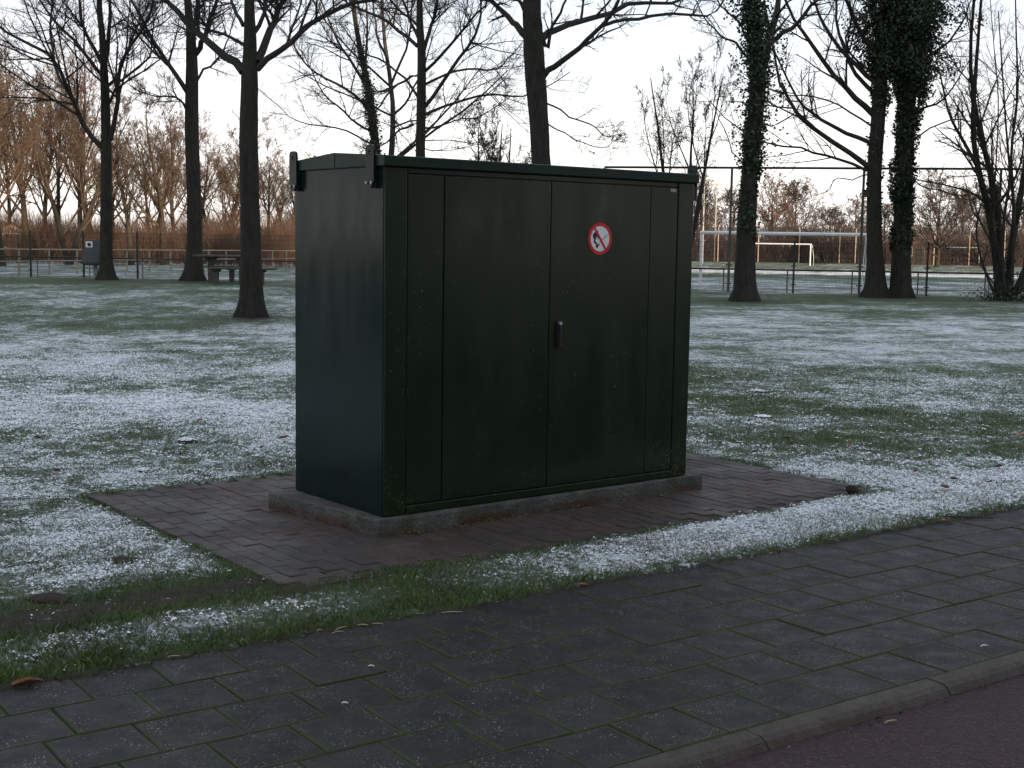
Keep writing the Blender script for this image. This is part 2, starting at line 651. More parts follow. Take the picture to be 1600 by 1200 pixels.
def build_lawn():
    fine = np.linspace(R(-27), R(27), 220)
    coarse = np.linspace(R(27), R(333), 90)[1:-1]
    th = np.concatenate([fine, coarse])
    rr = np.concatenate([[.4, 1.5, 2.6, 3.4], np.geomspace(4.1, 90, 240), np.geomspace(95, 900, 40)])
    A, Rr = np.meshgrid(th, rr)
    X, Y = np.sin(A) * Rr, np.cos(A) * Rr
    Z = height(X, Y)
    Z = np.where(Rr < 4.05, -.12, Z)
    n, k = len(rr), len(th)
    V = np.stack([X, Y, Z], -1).reshape(-1, 3)
    V = np.vstack([V, [[0, 0, -.12]]])
    j = np.arange(n - 1)[:, None] * k
    i = np.arange(k)[None]
    i2 = (i + 1) % k
    Fq = np.stack([j + i, j + k + i, j + k + i2, j + i2], -1).reshape(-1, 4)
    i = np.arange(k)
    cap = np.stack([np.full(k, n * k), i, (i + 1) % k, (i + 1) % k], -1)
    me = np_mesh('lawn', V, Fq, True)
    x, y = V[:, 0], V[:, 1]
    a = me.attributes.new('snow', 'FLOAT', 'POINT')
    a.data.foreach_set('value', coverage(x, y).astype(np.float32))
    a = me.attributes.new('bare', 'FLOAT', 'POINT')
    a.data.foreach_set('value', bareness(x, y).astype(np.float32))
    return tag(link('lawn', me, M_LAWN), 'lawn and playing field dusted with thin snow', 'lawn', kind='structure')
lawn = build_lawn()
del lawn['category']

# ================================================================== FOOTPATH, KERB, CYCLE PATH
def tile_material():
    m = mat('dark_concrete_tile', (.015, .0142, .0140), (.025, .0236, .0230), 9, .62, 0, spec=.2, rnd=.22, coords='Object')
    n, l = nodes_of(m)
    b = n['Principled BSDF']
    blot = mrange(m, nnode(m, 3.2, 5, .65), .40, .68)
    mixin(m, (.034, .032, .030), mathn(m, 'MULTIPLY', blot, .6))
    mixin(m, (.012, .012, .012), mathn(m, 'MULTIPLY', mrange(m, nnode(m, 1.1, 5, .65), .48, .66), .5))
    # pale grit showing in the worn surface
    for sc, hi, colr in ((80, .30, (.22, .21, .19)), (140, .32, (.19, .18, .165)), (50, .18, (.38, .36, .32))):
        v = n.new('ShaderNodeTexVoronoi')
        v.inputs['Scale'].default_value = sc
        l.new(coords_of(n, 'World'), v.inputs['Vector'])
        dot = mrange(m, v.outputs['Distance'], hi, hi * .55)
        pick = n.new('ShaderNodeSeparateColor')
        l.new(v.outputs['Color'], pick.inputs[0])
        on = mrange(m, pick.outputs[0], .66, .72)
        pat = mrange(m, nnode(m, 6, 4, .6), .42, .62, .08, 1)
        mixin(m, colr, mathn(m, 'MULTIPLY', mathn(m, 'MULTIPLY', dot, on), pat))
    # moss creeping in from the joints
    sp = n.new('ShaderNodeSeparateXYZ')
    l.new(coords_of(n, 'Object'), sp.inputs[0])
    ax = mathn(m, 'ABSOLUTE', sp.outputs[0], 0)
    ay = mathn(m, 'ABSOLUTE', sp.outputs[1], 0)
    e = mathn(m, 'MAXIMUM', ax, ay)
    e2 = n.new('ShaderNodeMath'); e2.operation = 'MULTIPLY_ADD'
    l.new(nnode(m, 16, 6, .75), e2.inputs[0]); e2.inputs[1].default_value = .055; l.new(e, e2.inputs[2])
    mixin(m, (.036, .046, .013), mathn(m, 'MULTIPLY', mrange(m, e2.outputs[0], .161, .174), .9))
    l.new(mrange(m, nnode(m, 8, 5, .6), .3, .7, .55, .8), b.inputs['Roughness'])
    bp = n.new('ShaderNodeBump')
    bp.inputs['Strength'].default_value = .35
    bp.inputs['Distance'].default_value = .004
    l.new(nnode(m, 160, 4, .7), bp.inputs['Height'])
    l.new(bp.outputs['Normal'], b.inputs['Normal'])
    return m
M_TILE = tile_material()
M_JOINT = mat('mossy_joint', (.007, .008, .005), (.026, .031, .010), 5, .95, .5, 60, coords='Object', lo=.42, hi=.6)

def slab_mesh(hx, hy, h, bev, rng, name, jag=.0):
    """block with chamfered top edge, top at z=0"""
    V, Fc = [], []
    for dz, ins in ((-h, 0), (-bev, 0), (0, bev)):
        for sx, sy in ((-1, -1), (1, -1), (1, 1), (-1, 1)):
            V.append((sx * (hx - ins) + rng.uniform(-jag, jag), sy * (hy - ins) + rng.uniform(-jag, jag), dz))
    for k in (0, 4):
        for i in range(4):
            Fc.append((k + i, k + (i + 1) % 4, k + 4 + (i + 1) % 4, k + 4 + i))
    Fc.append((8, 9, 10, 11))
    me = bpy.data.meshes.new(name)
    me.from_pydata(V, [], Fc)
    return me

def sheet(name, quad, z, m, kind='structure', label=None, parent=None):
    me = bpy.data.meshes.new(name)
    me.from_pydata([(p[0], p[1], z) for p in quad], [], [tuple(range(len(quad)))])
    o = link(name, me, m, parent)
    return tag(o, label, None, None, kind if parent is None else None)

S0, S1 = -14, 24
sidewalk = sheet('footpath', [path_pt(S0, 0), path_pt(S1, 0), path_pt(S1, 1.86), path_pt(S0, 1.86)], -.006, M_JOINT, label='footpath of dark square concrete tiles')
rng = random.Random(3)
tile_meshes = []
for i in range(6):
    me = slab_mesh(.1485, .1485, .05, .005, rng, 'tile', .0018)
    me.materials.append(M_TILE)
    tile_meshes.append(me)
ROW_OFF = [-.348, .1107, -1.2885, -2.0421, -1.9246, -1.77]
far_v, far_f = [], []
for r in range(6):
    o0 = ROW_OFF[r] % T
    k = int(math.floor((S0 - o0) / T)) + 1
    while o0 + (k + 1) * T < S1:
        s = o0 + (k + .5) * T
        jit = rng.uniform(-.002, .002)
        z = rng.uniform(-.003, .002)
        if -3.4 < s < 6.6:
            t = link('tile', rng.choice(tile_meshes), None, sidewalk)
            t.location = path_pt(s + rng.uniform(-.0015, .0015), (r + .5) * T + jit, z)
            t.rotation_euler = (rng.gauss(0, .0035), rng.gauss(0, .0035), PA + rng.gauss(0, .004) + rng.choice((0, 1, 2, 3)) * math.pi / 2)
        else:
            b0 = len(far_v)
            for dz in (-.05, 0):
                for sx, sy in ((-1, -1), (1, -1), (1, 1), (-1, 1)):
                    p = path_pt(s + sx * .1475, (r + .5) * T + sy * .1475, dz + z)
                    far_v.append(tuple(p))
            for i in range(4):
                far_f.append((b0 + i, b0 + (i + 1) % 4, b0 + 4 + (i + 1) % 4, b0 + 4 + i))
            far_f.append((b0 + 4, b0 + 5, b0 + 6, b0 + 7))
        k += 1
M_TILE_FAR = mat('dark_concrete_tile_far', (.016, .016, .017), (.027, .027, .028), 4, .6, .2, 90)
me = bpy.data.meshes.new('tiles')
me.from_pydata(far_v, [], far_f)
tag(link('tile_run', me, M_TILE_FAR, sidewalk), kind='stuff')

# kerb stones, one metre each
M_KERB = mat('kerb_concrete', (.036, .030, .025), (.066, .054, .044), 14, .75, .5, 120, rnd=.10)
mixin(M_KERB, (.30, .26, .22), mathn(M_KERB, 'MULTIPLY', mrange(M_KERB, nnode(M_KERB, 210, 2, .5), .66, .72), .7))
mixin(M_KERB, (.036, .022, .014), mathn(M_KERB, 'MULTIPLY', mrange(M_KERB, nnode(M_KERB, 4, 5, .7), .48, .70), .8))
kerb = sheet('kerb', [path_pt(S0, -.12), path_pt(S1, -.12), path_pt(S1, -.004), path_pt(S0, -.004)], -.06, M_JOINT, label='low concrete kerb between footpath and cycle path')
bm = bmesh.new()
prof = [(-.002, -.09), (-.002, -.004), (-.008, .002), (-.080, .001), (-.104, -.010), (-.122, -.034), (-.126, -.09)]
va = [bm.verts.new((-.497, y, z)) for y, z in prof]
vb = [bm.verts.new((.497, y, z)) for y, z in prof]
for i in range(len(prof) - 1):
    bm.faces.new((va[i], va[i + 1], vb[i + 1], vb[i]))
bm.faces.new(va); bm.faces.new(vb[::-1])
kerb_me = bm_mesh(bm, 'kerb_stone')
kerb_me.materials.append(M_KERB)
sj = float(np.dot(np.array([1.66, 5.02]) - PO, PU))
for k in range(-10, 16):
    o = link('kerb_stone', kerb_me, None, kerb)
    o.location = path_pt(sj + k + .5, rng.uniform(-.002, .0), rng.uniform(-.003, .003))
    o.rotation_euler = (0, 0, PA + rng.gauss(0, .002))

M_ASPH = mat('dark_red_asphalt', (.021, .0085, .011), (.038, .015, .019), 30, .8, 1., 70, spec=.4, coords='Object')
mixin(M_ASPH, (.12, .085, .085), mathn(M_ASPH, 'MULTIPLY', mrange(M_ASPH, nnode(M_ASPH, 95, 3, .6), .58, .68), .8))
mixin(M_ASPH, (.010, .009, .010), mathn(M_ASPH, 'MULTIPLY', mrange(M_ASPH, nnode(M_ASPH, 2.2, 5, .65), .5, .75), .7))
nA, lA = nodes_of(M_ASPH)
nA['Bump'].inputs['Distance'].default_value = .02
sheet('cycle_path', [path_pt(-60, -8.), path_pt(80, -8.), path_pt(80, -.118), path_pt(-60, -.118)], -.036, M_ASPH, label='dark reddish asphalt cycle path beside the kerb')

# ================================================================== BRICK PAD
def brick_material():
    m = mat('worn_paving_brick', (.050, .033, .028), (.074, .050, .042), 12, .8, .5, 70, rnd=.2)
    n, l = nodes_of(m)
    mixin(m, (.040, .037, .036), mathn(m, 'MULTIPLY', mrange(m, nnode(m, 1.5, 5, .6), .42, .62), .75))
    mixin(m, (.032, .036, .018), mathn(m, 'MULTIPLY', mrange(m, nnode(m, 3.4, 6, .7), .54, .70), .6))
    mixin(m, (.022, .017, .014), mathn(m, 'MULTIPLY', mrange(m, nnode(m, 7, 6, .7, stretch=(1, 1, 1)), .56, .74), .6))
    mixin(m, (.30, .25, .21), mathn(m, 'MULTIPLY', mrange(m, nnode(m, 85, 3, .6), .66, .74), .55))
    l.new(mrange(m, nnode(m, 2.1, 4, .6), .35, .65, .5, .85), n['Principled BSDF'].inputs['Roughness'])
    return m
M_BRICK = brick_material()
def pad_pt(u, v, z):
    p = PADO + PADU * u + PADV * v
    return Vector((p[0], p[1], z))
M_SAND = mat('sand_joint', (.026, .021, .016), (.046, .044, .024), 14, .95, .4, 80)
pad = sheet('brick_paving', [pad_pt(0, 0, 0), pad_pt(PADW, 0, 0), pad_pt(PADW, PADD, 0), pad_pt(0, PADD, 0)], .053, M_SAND, label='pad of dark red paving bricks under the green cabinet')
brick_meshes = []
for i in range(5):
    me = slab_mesh(.0485, .0985, .05, .004, rng, 'brick', .0022)
    me.materials.append(M_BRICK)
    brick_meshes.append(me)
spots = []
nu, nv = int(PADW / .101), int(PADD / .201) + 1
for i in range(nu):
    off = 0 if i % 2 else .1
    for j in range(nv + 1):
        v = j * .201 - off + .1
        if v < .09 or v > PADD - .05: continue
        u = (i + .5) * .101
        p = pad_pt(u, v, 0)
        spots.append((u, v, p))
CAB_A = np.array([-.697, 7.137]); CAB_R = .6723
cu = np.array([math.cos(CAB_R), math.sin(CAB_R)]); cv = np.array([-math.sin(CAB_R), math.cos(CAB_R)])
def hidden(p):
    q = np.array([p.x, p.y]) - CAB_A
    a, b = q @ cu, q @ cv
    return -.06 < a < 2.45 and b > .08            # under the plinth or behind the cabinet
vis = sorted([s for s in spots if not hidden(s[2])], key=lambda s: (s[2].x ** 2 + s[2].y ** 2))
show = set((s[0], s[1]) for s in vis[:300])
bv, bf = [], []
for u, v, p in spots:
    sink = -.014 * float(fbm(np.array(u * 1.1), np.array(v * 1.3), 3)) + rng.uniform(-.0018, .0018)
    edge = -.010 * max(0, 1 - v / .25)
    z = .068 + sink + edge
    if (u, v) in show:
        b = link('brick', rng.choice(brick_meshes), None, pad)
        b.location = (p.x, p.y, z)
        b.rotation_euler = (rng.gauss(0, .006), rng.gauss(0, .006), PADA + rng.gauss(0, .009))
    else:
        b0 = len(bv)
        for dz in (-.05, 0):
            for sx, sy in ((-1, -1), (1, -1), (1, 1), (-1, 1)):
                q = pad_pt(u + sx * .0485, v + sy * .0985, z + dz)
                bv.append(tuple(q))
        for i in range(4):
            bf.append((b0 + i, b0 + (i + 1) % 4, b0 + 4 + (i + 1) % 4, b0 + 4 + i))
        bf.append((b0 + 4, b0 + 5, b0 + 6, b0 + 7))
me = bpy.data.meshes.new('bricks')
me.from_pydata(bv, [], bf)
tag(link('brick_run', me, M_BRICK, pad), kind='stuff')

# ================================================================== CABINET
def paint_material(name, c, rough=.30, specks=.0):
    m = mat(name, c, tuple(v * .8 for v in c), 3, rough, .0, spec=.15, coords='Object')
    n, l = nodes_of(m)
    b = n['Principled BSDF']
    l.new(mrange(m, nnode(m, 5, 5, .6, 'Object', (1, 1, .25)), .3, .7, rough - .05, rough + .12), b.inputs['Roughness'])
    bp = n.new('ShaderNodeBump')
    bp.inputs['Strength'].default_value = .06
    bp.inputs['Distance'].default_value = .05
    l.new(nnode(m, 1.1, 3, .5), bp.inputs['Height'])
    l.new(bp.outputs['Normal'], b.inputs['Normal'])
    # faint streaks of dried rain and algae
    mixin(m, (.018, .022, .011), mathn(m, 'MULTIPLY', mrange(m, nnode(m, 9, 5, .65, 'World', (1, 1, .12)), .50, .80), .35))
    if specks:
        for sc, lim, colr, k in ((42, .16, (.20, .19, .09), .82), (75, .17, (.13, .13, .07), .86), (24, .10, (.30, .28, .15), .88)):
            v = n.new('ShaderNodeTexVoronoi')
            v.inputs['Scale'].default_value = sc
            l.new(coords_of(n, 'World'), v.inputs['Vector'])
            dot = mrange(m, v.outputs['Distance'], lim, lim * .5)
            sp = n.new('ShaderNodeSeparateColor')
            l.new(v.outputs['Color'], sp.inputs[0])
            on = mrange(m, sp.outputs[1], k, k + .06)
            pat = mrange(m, nnode(m, 1.6, 4, .6), .42, .66)
            mixin(m, colr, mathn(m, 'MULTIPLY', mathn(m, 'MULTIPLY', dot, on), mathn(m, 'MULTIPLY', pat, specks)))
    return m
M_PAINT = paint_material('dark_green_paint', (.0055, .0150, .0135), .15)
M_FRONT = paint_material('dark_green_paint_speckled', (.0085, .0190, .0085), .18, 1.)
# dried mud splashed up at both bottom corners of the front
for cx, rad in ((2.22, .20), (.07, .17)):
    n, l = nodes_of(M_FRONT)
    tcn = n.new('ShaderNodeNewGeometry')
    vm = n.new('ShaderNodeVectorMath'); vm.operation = 'DISTANCE'
    q = CAB_A + cu * cx
    l.new(tcn.outputs['Position'], vm.inputs[0])
    vm.inputs[1].default_value = (q[0], q[1], .22)
    near = mrange(M_FRONT, vm.outputs['Value'], rad * 1.7, rad * .2)
    v = n.new('ShaderNodeTexVoronoi'); v.inputs['Scale'].default_value = 75
    l.new(coords_of(n, 'World'), v.inputs['Vector'])
    dot = mrange(M_FRONT, v.outputs['Distance'], .34, .18)
    mixin(M_FRONT, (.17, .12, .045) if cx > 1 else (.10, .10, .035), mathn(M_FRONT, 'MULTIPLY', mathn(M_FRONT, 'MULTIPLY', dot, near), mrange(M_FRONT, nnode(M_FRONT, 28, 3, .6), .40, .62)))
nodes_of(M_FRONT)[0]['Principled BSDF'].inputs['Specular IOR Level'].default_value = .24
M_ROOF = paint_material('roof_paint', (.011, .024, .019), .32, .4)
# frost lying on the upward faces of the lid
nR, lR = nodes_of(M_ROOF)
gN = nR.new('ShaderNodeNewGeometry')
sN = nR.new('ShaderNodeSeparateXYZ')
lR.new(gN.outputs['Normal'], sN.inputs[0])
mixin(M_ROOF, (.62, .66, .70), mathn(M_ROOF, 'MULTIPLY', mrange(M_ROOF, sN.outputs[2], .90, .99), mrange(M_ROOF, nnode(M_ROOF, 30, 5, .7), .36, .62, .15, .95)))
M_PLINTH = mat('weathered_concrete', (.050, .053, .050), (.092, .093, .085), 7, .9, .8, 55)
mixin(M_PLINTH, (.030, .034, .014), mathn(M_PLINTH, 'MULTIPLY', mrange(M_PLINTH, nnode(M_PLINTH, 6, 6, .7), .50, .66), .7))
nP, lP = nodes_of(M_PLINTH)
gP = nP.new('ShaderNodeNewGeometry'); sP = nP.new('ShaderNodeSeparateXYZ')
lP.new(gP.outputs['Position'], sP.inputs[0])
hz = nP.new('ShaderNodeMath'); hz.operation = 'MULTIPLY_ADD'
lP.new(nnode(M_PLINTH, 24, 5, .75), hz.inputs[0]); hz.inputs[1].default_value = .09; lP.new(sP.outputs[2], hz.inputs[2])
mixin(M_PLINTH, (.048, .027, .014), mathn(M_PLINTH, 'MULTIPLY', mrange(M_PLINTH, hz.outputs[0], .165, .135), mrange(M_PLINTH, nnode(M_PLINTH, 2.1, 4, .6), .40, .60)))
M_STEEL = mat('zinc_bolt', (.45, .46, .47), None, 20, .4, 0, metal=.8)
M_BLACK = mat('black_plastic', (.014, .014, .015), None, 20, .45, 0)
M_RED = mat('sign_red', (.52, .018, .035), (.44, .015, .03), 5, .45, 0)
M_WHITE = mat('sign_white', (.70, .70, .70), (.62, .62, .63), 5, .5, 0)
M_INK = mat('sign_ink', (.012, .012, .015), None, 5, .5, 0)
M_INK2 = mat('sign_grey_ink', (.18, .18, .19), None, 5, .5, 0)

CW, CD = 2.377, .985
cab = empty('utility_cabinet', (CAB_A[0], CAB_A[1], .06), CAB_R)
tag(cab, 'large dark green metal utility cabinet on a concrete plinth with a red no-fire sign', 'cabinet')
def cpart(name, me, m, parent=cab): return link(name, me, m, parent)
Z = lambda z: z - .06
bm = poly_prism([(-.045, -.035), (2.52, -.022), (2.545, 1.02), (-.165, 1.03)], -.02, .1, .014, 3)
bmesh.ops.subdivide_edges(bm, edges=[e for e in bm.edges if e.calc_length() > .5], cuts=24, use_grid_fill=True)
rn = random.Random(8)
for v in bm.verts:
    k = .0035 if v.co.z > 0 else .002
    v.co += Vector((rn.uniform(-k, k), rn.uniform(-k, k), rn.uniform(-k, k) * .5))
cpart('plinth', bm_mesh(bm, 'plinth'), M_PLINTH)
cpart('body', box_mesh((0, .014, .1005), (CW, CD, Z(2.085)), .006, seg=2), M_PAINT)
FZ0, FZ1 = Z(.213), Z(2.043)
cols = [0, .146, .392, 1.166, 1.986, 2.232, CW]
g = .0028
def fpanel(x0, x1, z0, z1, y0=.0, bev=.004):
    return box_mesh((x0 + g, y0, z0 + g), (x1 - g, .0135, z1 - g), bev, seg=2)
cpart('corner_post', fpanel(cols[0], cols[1], Z(.163), Z(2.079)), M_FRONT)
cpart('corner_post', fpanel(cols[5], cols[6], Z(.163), Z(2.079)), M_FRONT)
cpart('front_panel', fpanel(cols[1], cols[2], FZ0, FZ1, .002), M_FRONT)
cpart('front_panel', fpanel(cols[4], cols[5], FZ0, FZ1, .002), M_FRONT)
door_l = cpart('door', fpanel(cols[2], cols[3], FZ0, FZ1), M_FRONT)
door_r = cpart('door', fpanel(cols[3], cols[4], FZ0, FZ1), M_FRONT)
cpart('header_rail', fpanel(cols[1], cols[5], FZ1, Z(2.079), .004), M_FRONT)
cpart('bottom_rail', fpanel(cols[1], cols[5], Z(.163), FZ0, -.003), M_FRONT)
# lid with a shallow ridge along its length
bm = bmesh.new()
pr = [(-.024, Z(2.078)), (-.024, Z(2.136)), (.50, Z(2.168)), (1.009, Z(2.136)), (1.009, Z(2.078))]
va = [bm.verts.new((-.020, y, z)) for y, z in pr]
vb = [bm.verts.new((2.397, y, z)) for y, z in pr]
n_ = len(pr)
bm.faces.new(va); bm.faces.new(vb[::-1])
for i in range(n_):
    bm.faces.new((va[i], va[(i + 1) % n_], vb[(i + 1) % n_], vb[i]))
bmesh.ops.bevel(bm, geom=[e for e in bm.edges], offset=.006, segments=2, affect='EDGES', profile=.5)
roof = cpart('roof', bm_mesh(bm, 'roof'), M_ROOF)
cpart('ridge_seam', box_mesh((-.0225, .492, Z(2.082)), (-.0195, .498, Z(2.158))), M_PAINT, roof)
# lifting lugs: plates with an eye, bolted to the end walls
def lug_mesh():
    bm = bmesh.new()
    N, cz, rr_, hw, zb = 36, .158, .014, .042, -.033
    rings = []
    for xo in (0, .012):
        outer, inner = [], []
        for i in range(N):
            a = 2 * math.pi * (i + .5) / N
            ca, sa = math.cos(a), math.sin(a)
            if sa >= 0: r = hw / (abs(ca) ** 3.4 + abs(sa) ** 3.4) ** (1 / 3.4)
            else: r = min(hw / max(abs(ca), 1e-6), (cz - zb) / max(-sa, 1e-6))
            outer.append(bm.verts.new((xo, ca * r, cz + sa * r)))
            inner.append(bm.verts.new((xo, ca * rr_ * .7, cz + sa * rr_)))
        rings.append((outer, inner))
    for i in range(N):
        j = (i + 1) % N
        for o, n in rings: bm.faces.new((o[i], o[j], n[j], n[i]))
        bm.faces.new((rings[0][0][i], rings[0][0][j], rings[1][0][j], rings[1][0][i]))
        bm.faces.new((rings[0][1][i], rings[0][1][j], rings[1][1][j], rings[1][1][i]))
    # foot that reaches back to the wall below the lid
    add_box(bm, (.010, -.041, -.031), (.034, .041, .068), .002)
    return bm_mesh(bm, 'lifting_lug')
lug_me = lug_mesh(); lug_me.materials.append(M_PAINT)
bolt_me = cyl_mesh((-.006, 0, 0), (.002, 0, 0), .0085, seg=8); bolt_me.materials.append(M_STEEL)
for side, v in ((0, .103), (0, .945), (1, .05), (1, .935)):
    lug = cpart('lifting_lug', lug_me, None)
    lug.location = (-.0345 if side == 0 else CW + .0345, v, Z(1.995))
    if side: lug.rotation_euler = (0, 0, math.pi)
    for s in (-1, 1):
        b = cpart('bolt', bolt_me, None, lug)
        b.location = (-.001, s * .024, -.004)
# handle
hb = bmesh.new()
add_box(hb, (1.224, -.032, Z(1.062)), (1.246, -.010, Z(1.190)), .006, 2)
add_box(hb, (1.222, -.012, Z(1.050)), (1.250, -.0005, Z(1.215)), .004, 2)
handle = cpart('handle', bm_mesh(hb, 'handle'), M_BLACK, door_r)
cpart('lock_cap', cyl_mesh((1.236, -.030, Z(1.203)), (1.236, -.011, Z(1.203)), .011, seg=12), M_STEEL, door_r)
# small type plate
plate = cpart('type_plate', box_mesh((2.160, -.0005, Z(2.016)), (2.210, .0015, Z(2.036)), 0), mat('type_plate', (.32, .20, .18), (.42, .30, .26), 60, .5))
# round no-fire sign
SX, SZ, SR = 1.559, Z(1.711), .098
def disc_mesh(r0, r1, y0, y1, N=48):
    bm = bmesh.new()
    vs = []
    for y in (y0, y1):
        ro = [bm.verts.new((SX + r1 * math.cos(2 * math.pi * i / N), y, SZ + r1 * math.sin(2 * math.pi * i / N))) for i in range(N)]
        ri = [bm.verts.new((SX + r0 * math.cos(2 * math.pi * i / N), y, SZ + r0 * math.sin(2 * math.pi * i / N))) for i in range(N)] if r0 else None
        vs.append((ro, ri))
    for i in range(N):
        j = (i + 1) % N
        bm.faces.new((vs[0][0][i], vs[0][0][j], vs[1][0][j], vs[1][0][i]))
        if r0:
            bm.faces.new((vs[0][0][i], vs[0][0][j], vs[0][1][j], vs[0][1][i]))
            bm.faces.new((vs[1][0][i], vs[1][0][j], vs[1][1][j], vs[1][1][i]))
            bm.faces.new((vs[0][1][i], vs[0][1][j], vs[1][1][j], vs[1][1][i]))
    if not r0:
        bm.faces.new(vs[0][0]); bm.faces.new(vs[1][0][::-1])
    return bm_mesh(bm, 'disc')
sign = cpart('prohibition_sign', disc_mesh(0, SR * .995, -.0030, .0005), M_WHITE)
sign['label'] = 'round white sign with red ring and slash over a black flame'
cpart('red_ring', disc_mesh(SR * .79, SR, -.0042, -.0005), M_RED, sign)
def stroke(bm, pts, ws, y):
    """flat thick brush stroke in sign units"""
    P = [Vector((SX + a * SR, 0, SZ + b * SR)) for a, b in pts]
    L_, R_ = [], []
    for i, p in enumerate(P):
        d = (P[min(i + 1, len(P) - 1)] - P[max(i - 1, 0)]).normalized()
        nrm = Vector((-d.z, 0, d.x))
        w_ = (ws[i] if isinstance(ws, (list, tuple)) else ws) * SR / 2
        for lst, s in ((L_, 1), (R_, -1)):
            q = p + nrm * w_ * s
            lst.append(bm.verts.new((q.x, y, q.z)))
    for i in range(len(P) - 1):
        bm.faces.new((L_[i], L_[i + 1], R_[i + 1], R_[i]))
bm = bmesh.new()
stroke(bm, [(-.17, .50), (-.22, .40), (-.36, .34), (-.46, .22), (-.46, .06), (-.40, -.02), (-.50, -.12)], [.05, .12, .18, .30, .26, .18, .06], -.0034)
stroke(bm, [(-.50, -.10), (-.42, -.22), (-.30, -.32), (-.24, -.44), (-.27, -.56)], [.08, .17, .12, .15, .22], -.0036)
stroke(bm, [(-.30, .28), (-.16, .12), (-.10, -.02)], [.2, .18, .06], -.0036)
stroke(bm, [(-.24, -.40), (-.12, -.42), (-.05, -.34)], [.09, .11, .06], -.0038)
k = bm_mesh(bm, 'flame'); cpart('flame_mark', k, M_INK, sign)
bm = bmesh.new()
stroke(bm, [(-.20, -.36), (.02, -.14), (.58, .27)], [.03, .03, .035], -.0034)
stroke(bm, [(-.14, -.40), (.08, -.22), (.60, .19)], [.02, .02, .025], -.0034)
stroke(bm, [(.58, .28), (.61, .19)], .03, -.0036)
for q in (.22, .30, .38, .46, .54):
    stroke(bm, [(q, .0 + (q - .22) * .73), (q + .05, -.07 + (q - .22) * .73)], .02, -.0036)
cpart('cigarette_mark', bm_mesh(bm, 'cigarette'), M_INK2, sign)
bm = bmesh.new()
a_ = math.radians(126)
ca, sa = math.cos(a_), math.sin(a_)
stroke(bm, [(ca * .82, sa * .82), (-ca * .82, -sa * .82)], .16, -.0044)
cpart('red_slash', bm_mesh(bm, 'slash'), M_RED, sign)
# ================================================================== TREES
M_BARK = mat('tree_bark', (.016, .015, .013), (.038, .034, .029), 5, .9, 1., 22, coords='World' if False else 'Object', stretch=(3, 3, .7))
nodes_of(M_BARK)[0]['Bump'].inputs['Distance'].default_value = .06
mixin(M_BARK, (.028, .036, .014), mathn(M_BARK, 'MULTIPLY', mrange(M_BARK, nnode(M_BARK, 1.2, 5, .7), .46, .66), .65))
M_TWIG = mat('dark_twigs', (.020, .017, .016), (.038, .031, .027), 2, .85, 0)
M_TWIG_W = mat('brown_twigs', (.048, .037, .026), (.078, .058, .038), .6, .85, 0, rnd=.18)
M_TWIG_R = mat('reddish_twigs', (.056, .035, .024), (.090, .055, .036), .6, .85, 0, rnd=.15)
M_TWIG_G = mat('greybrown_twigs', (.046, .037, .033), (.074, .058, .049), .6, .85, 0, rnd=.15)
M_TRUNK_B = mat('brown_trunk', (.026, .021, .015), (.050, .041, .028), 2, .9, .6, 8)
M_IVY = mat('ivy_leaf', (.010, .022, .009), (.022, .042, .016), 7, .45, 0, spec=.4)

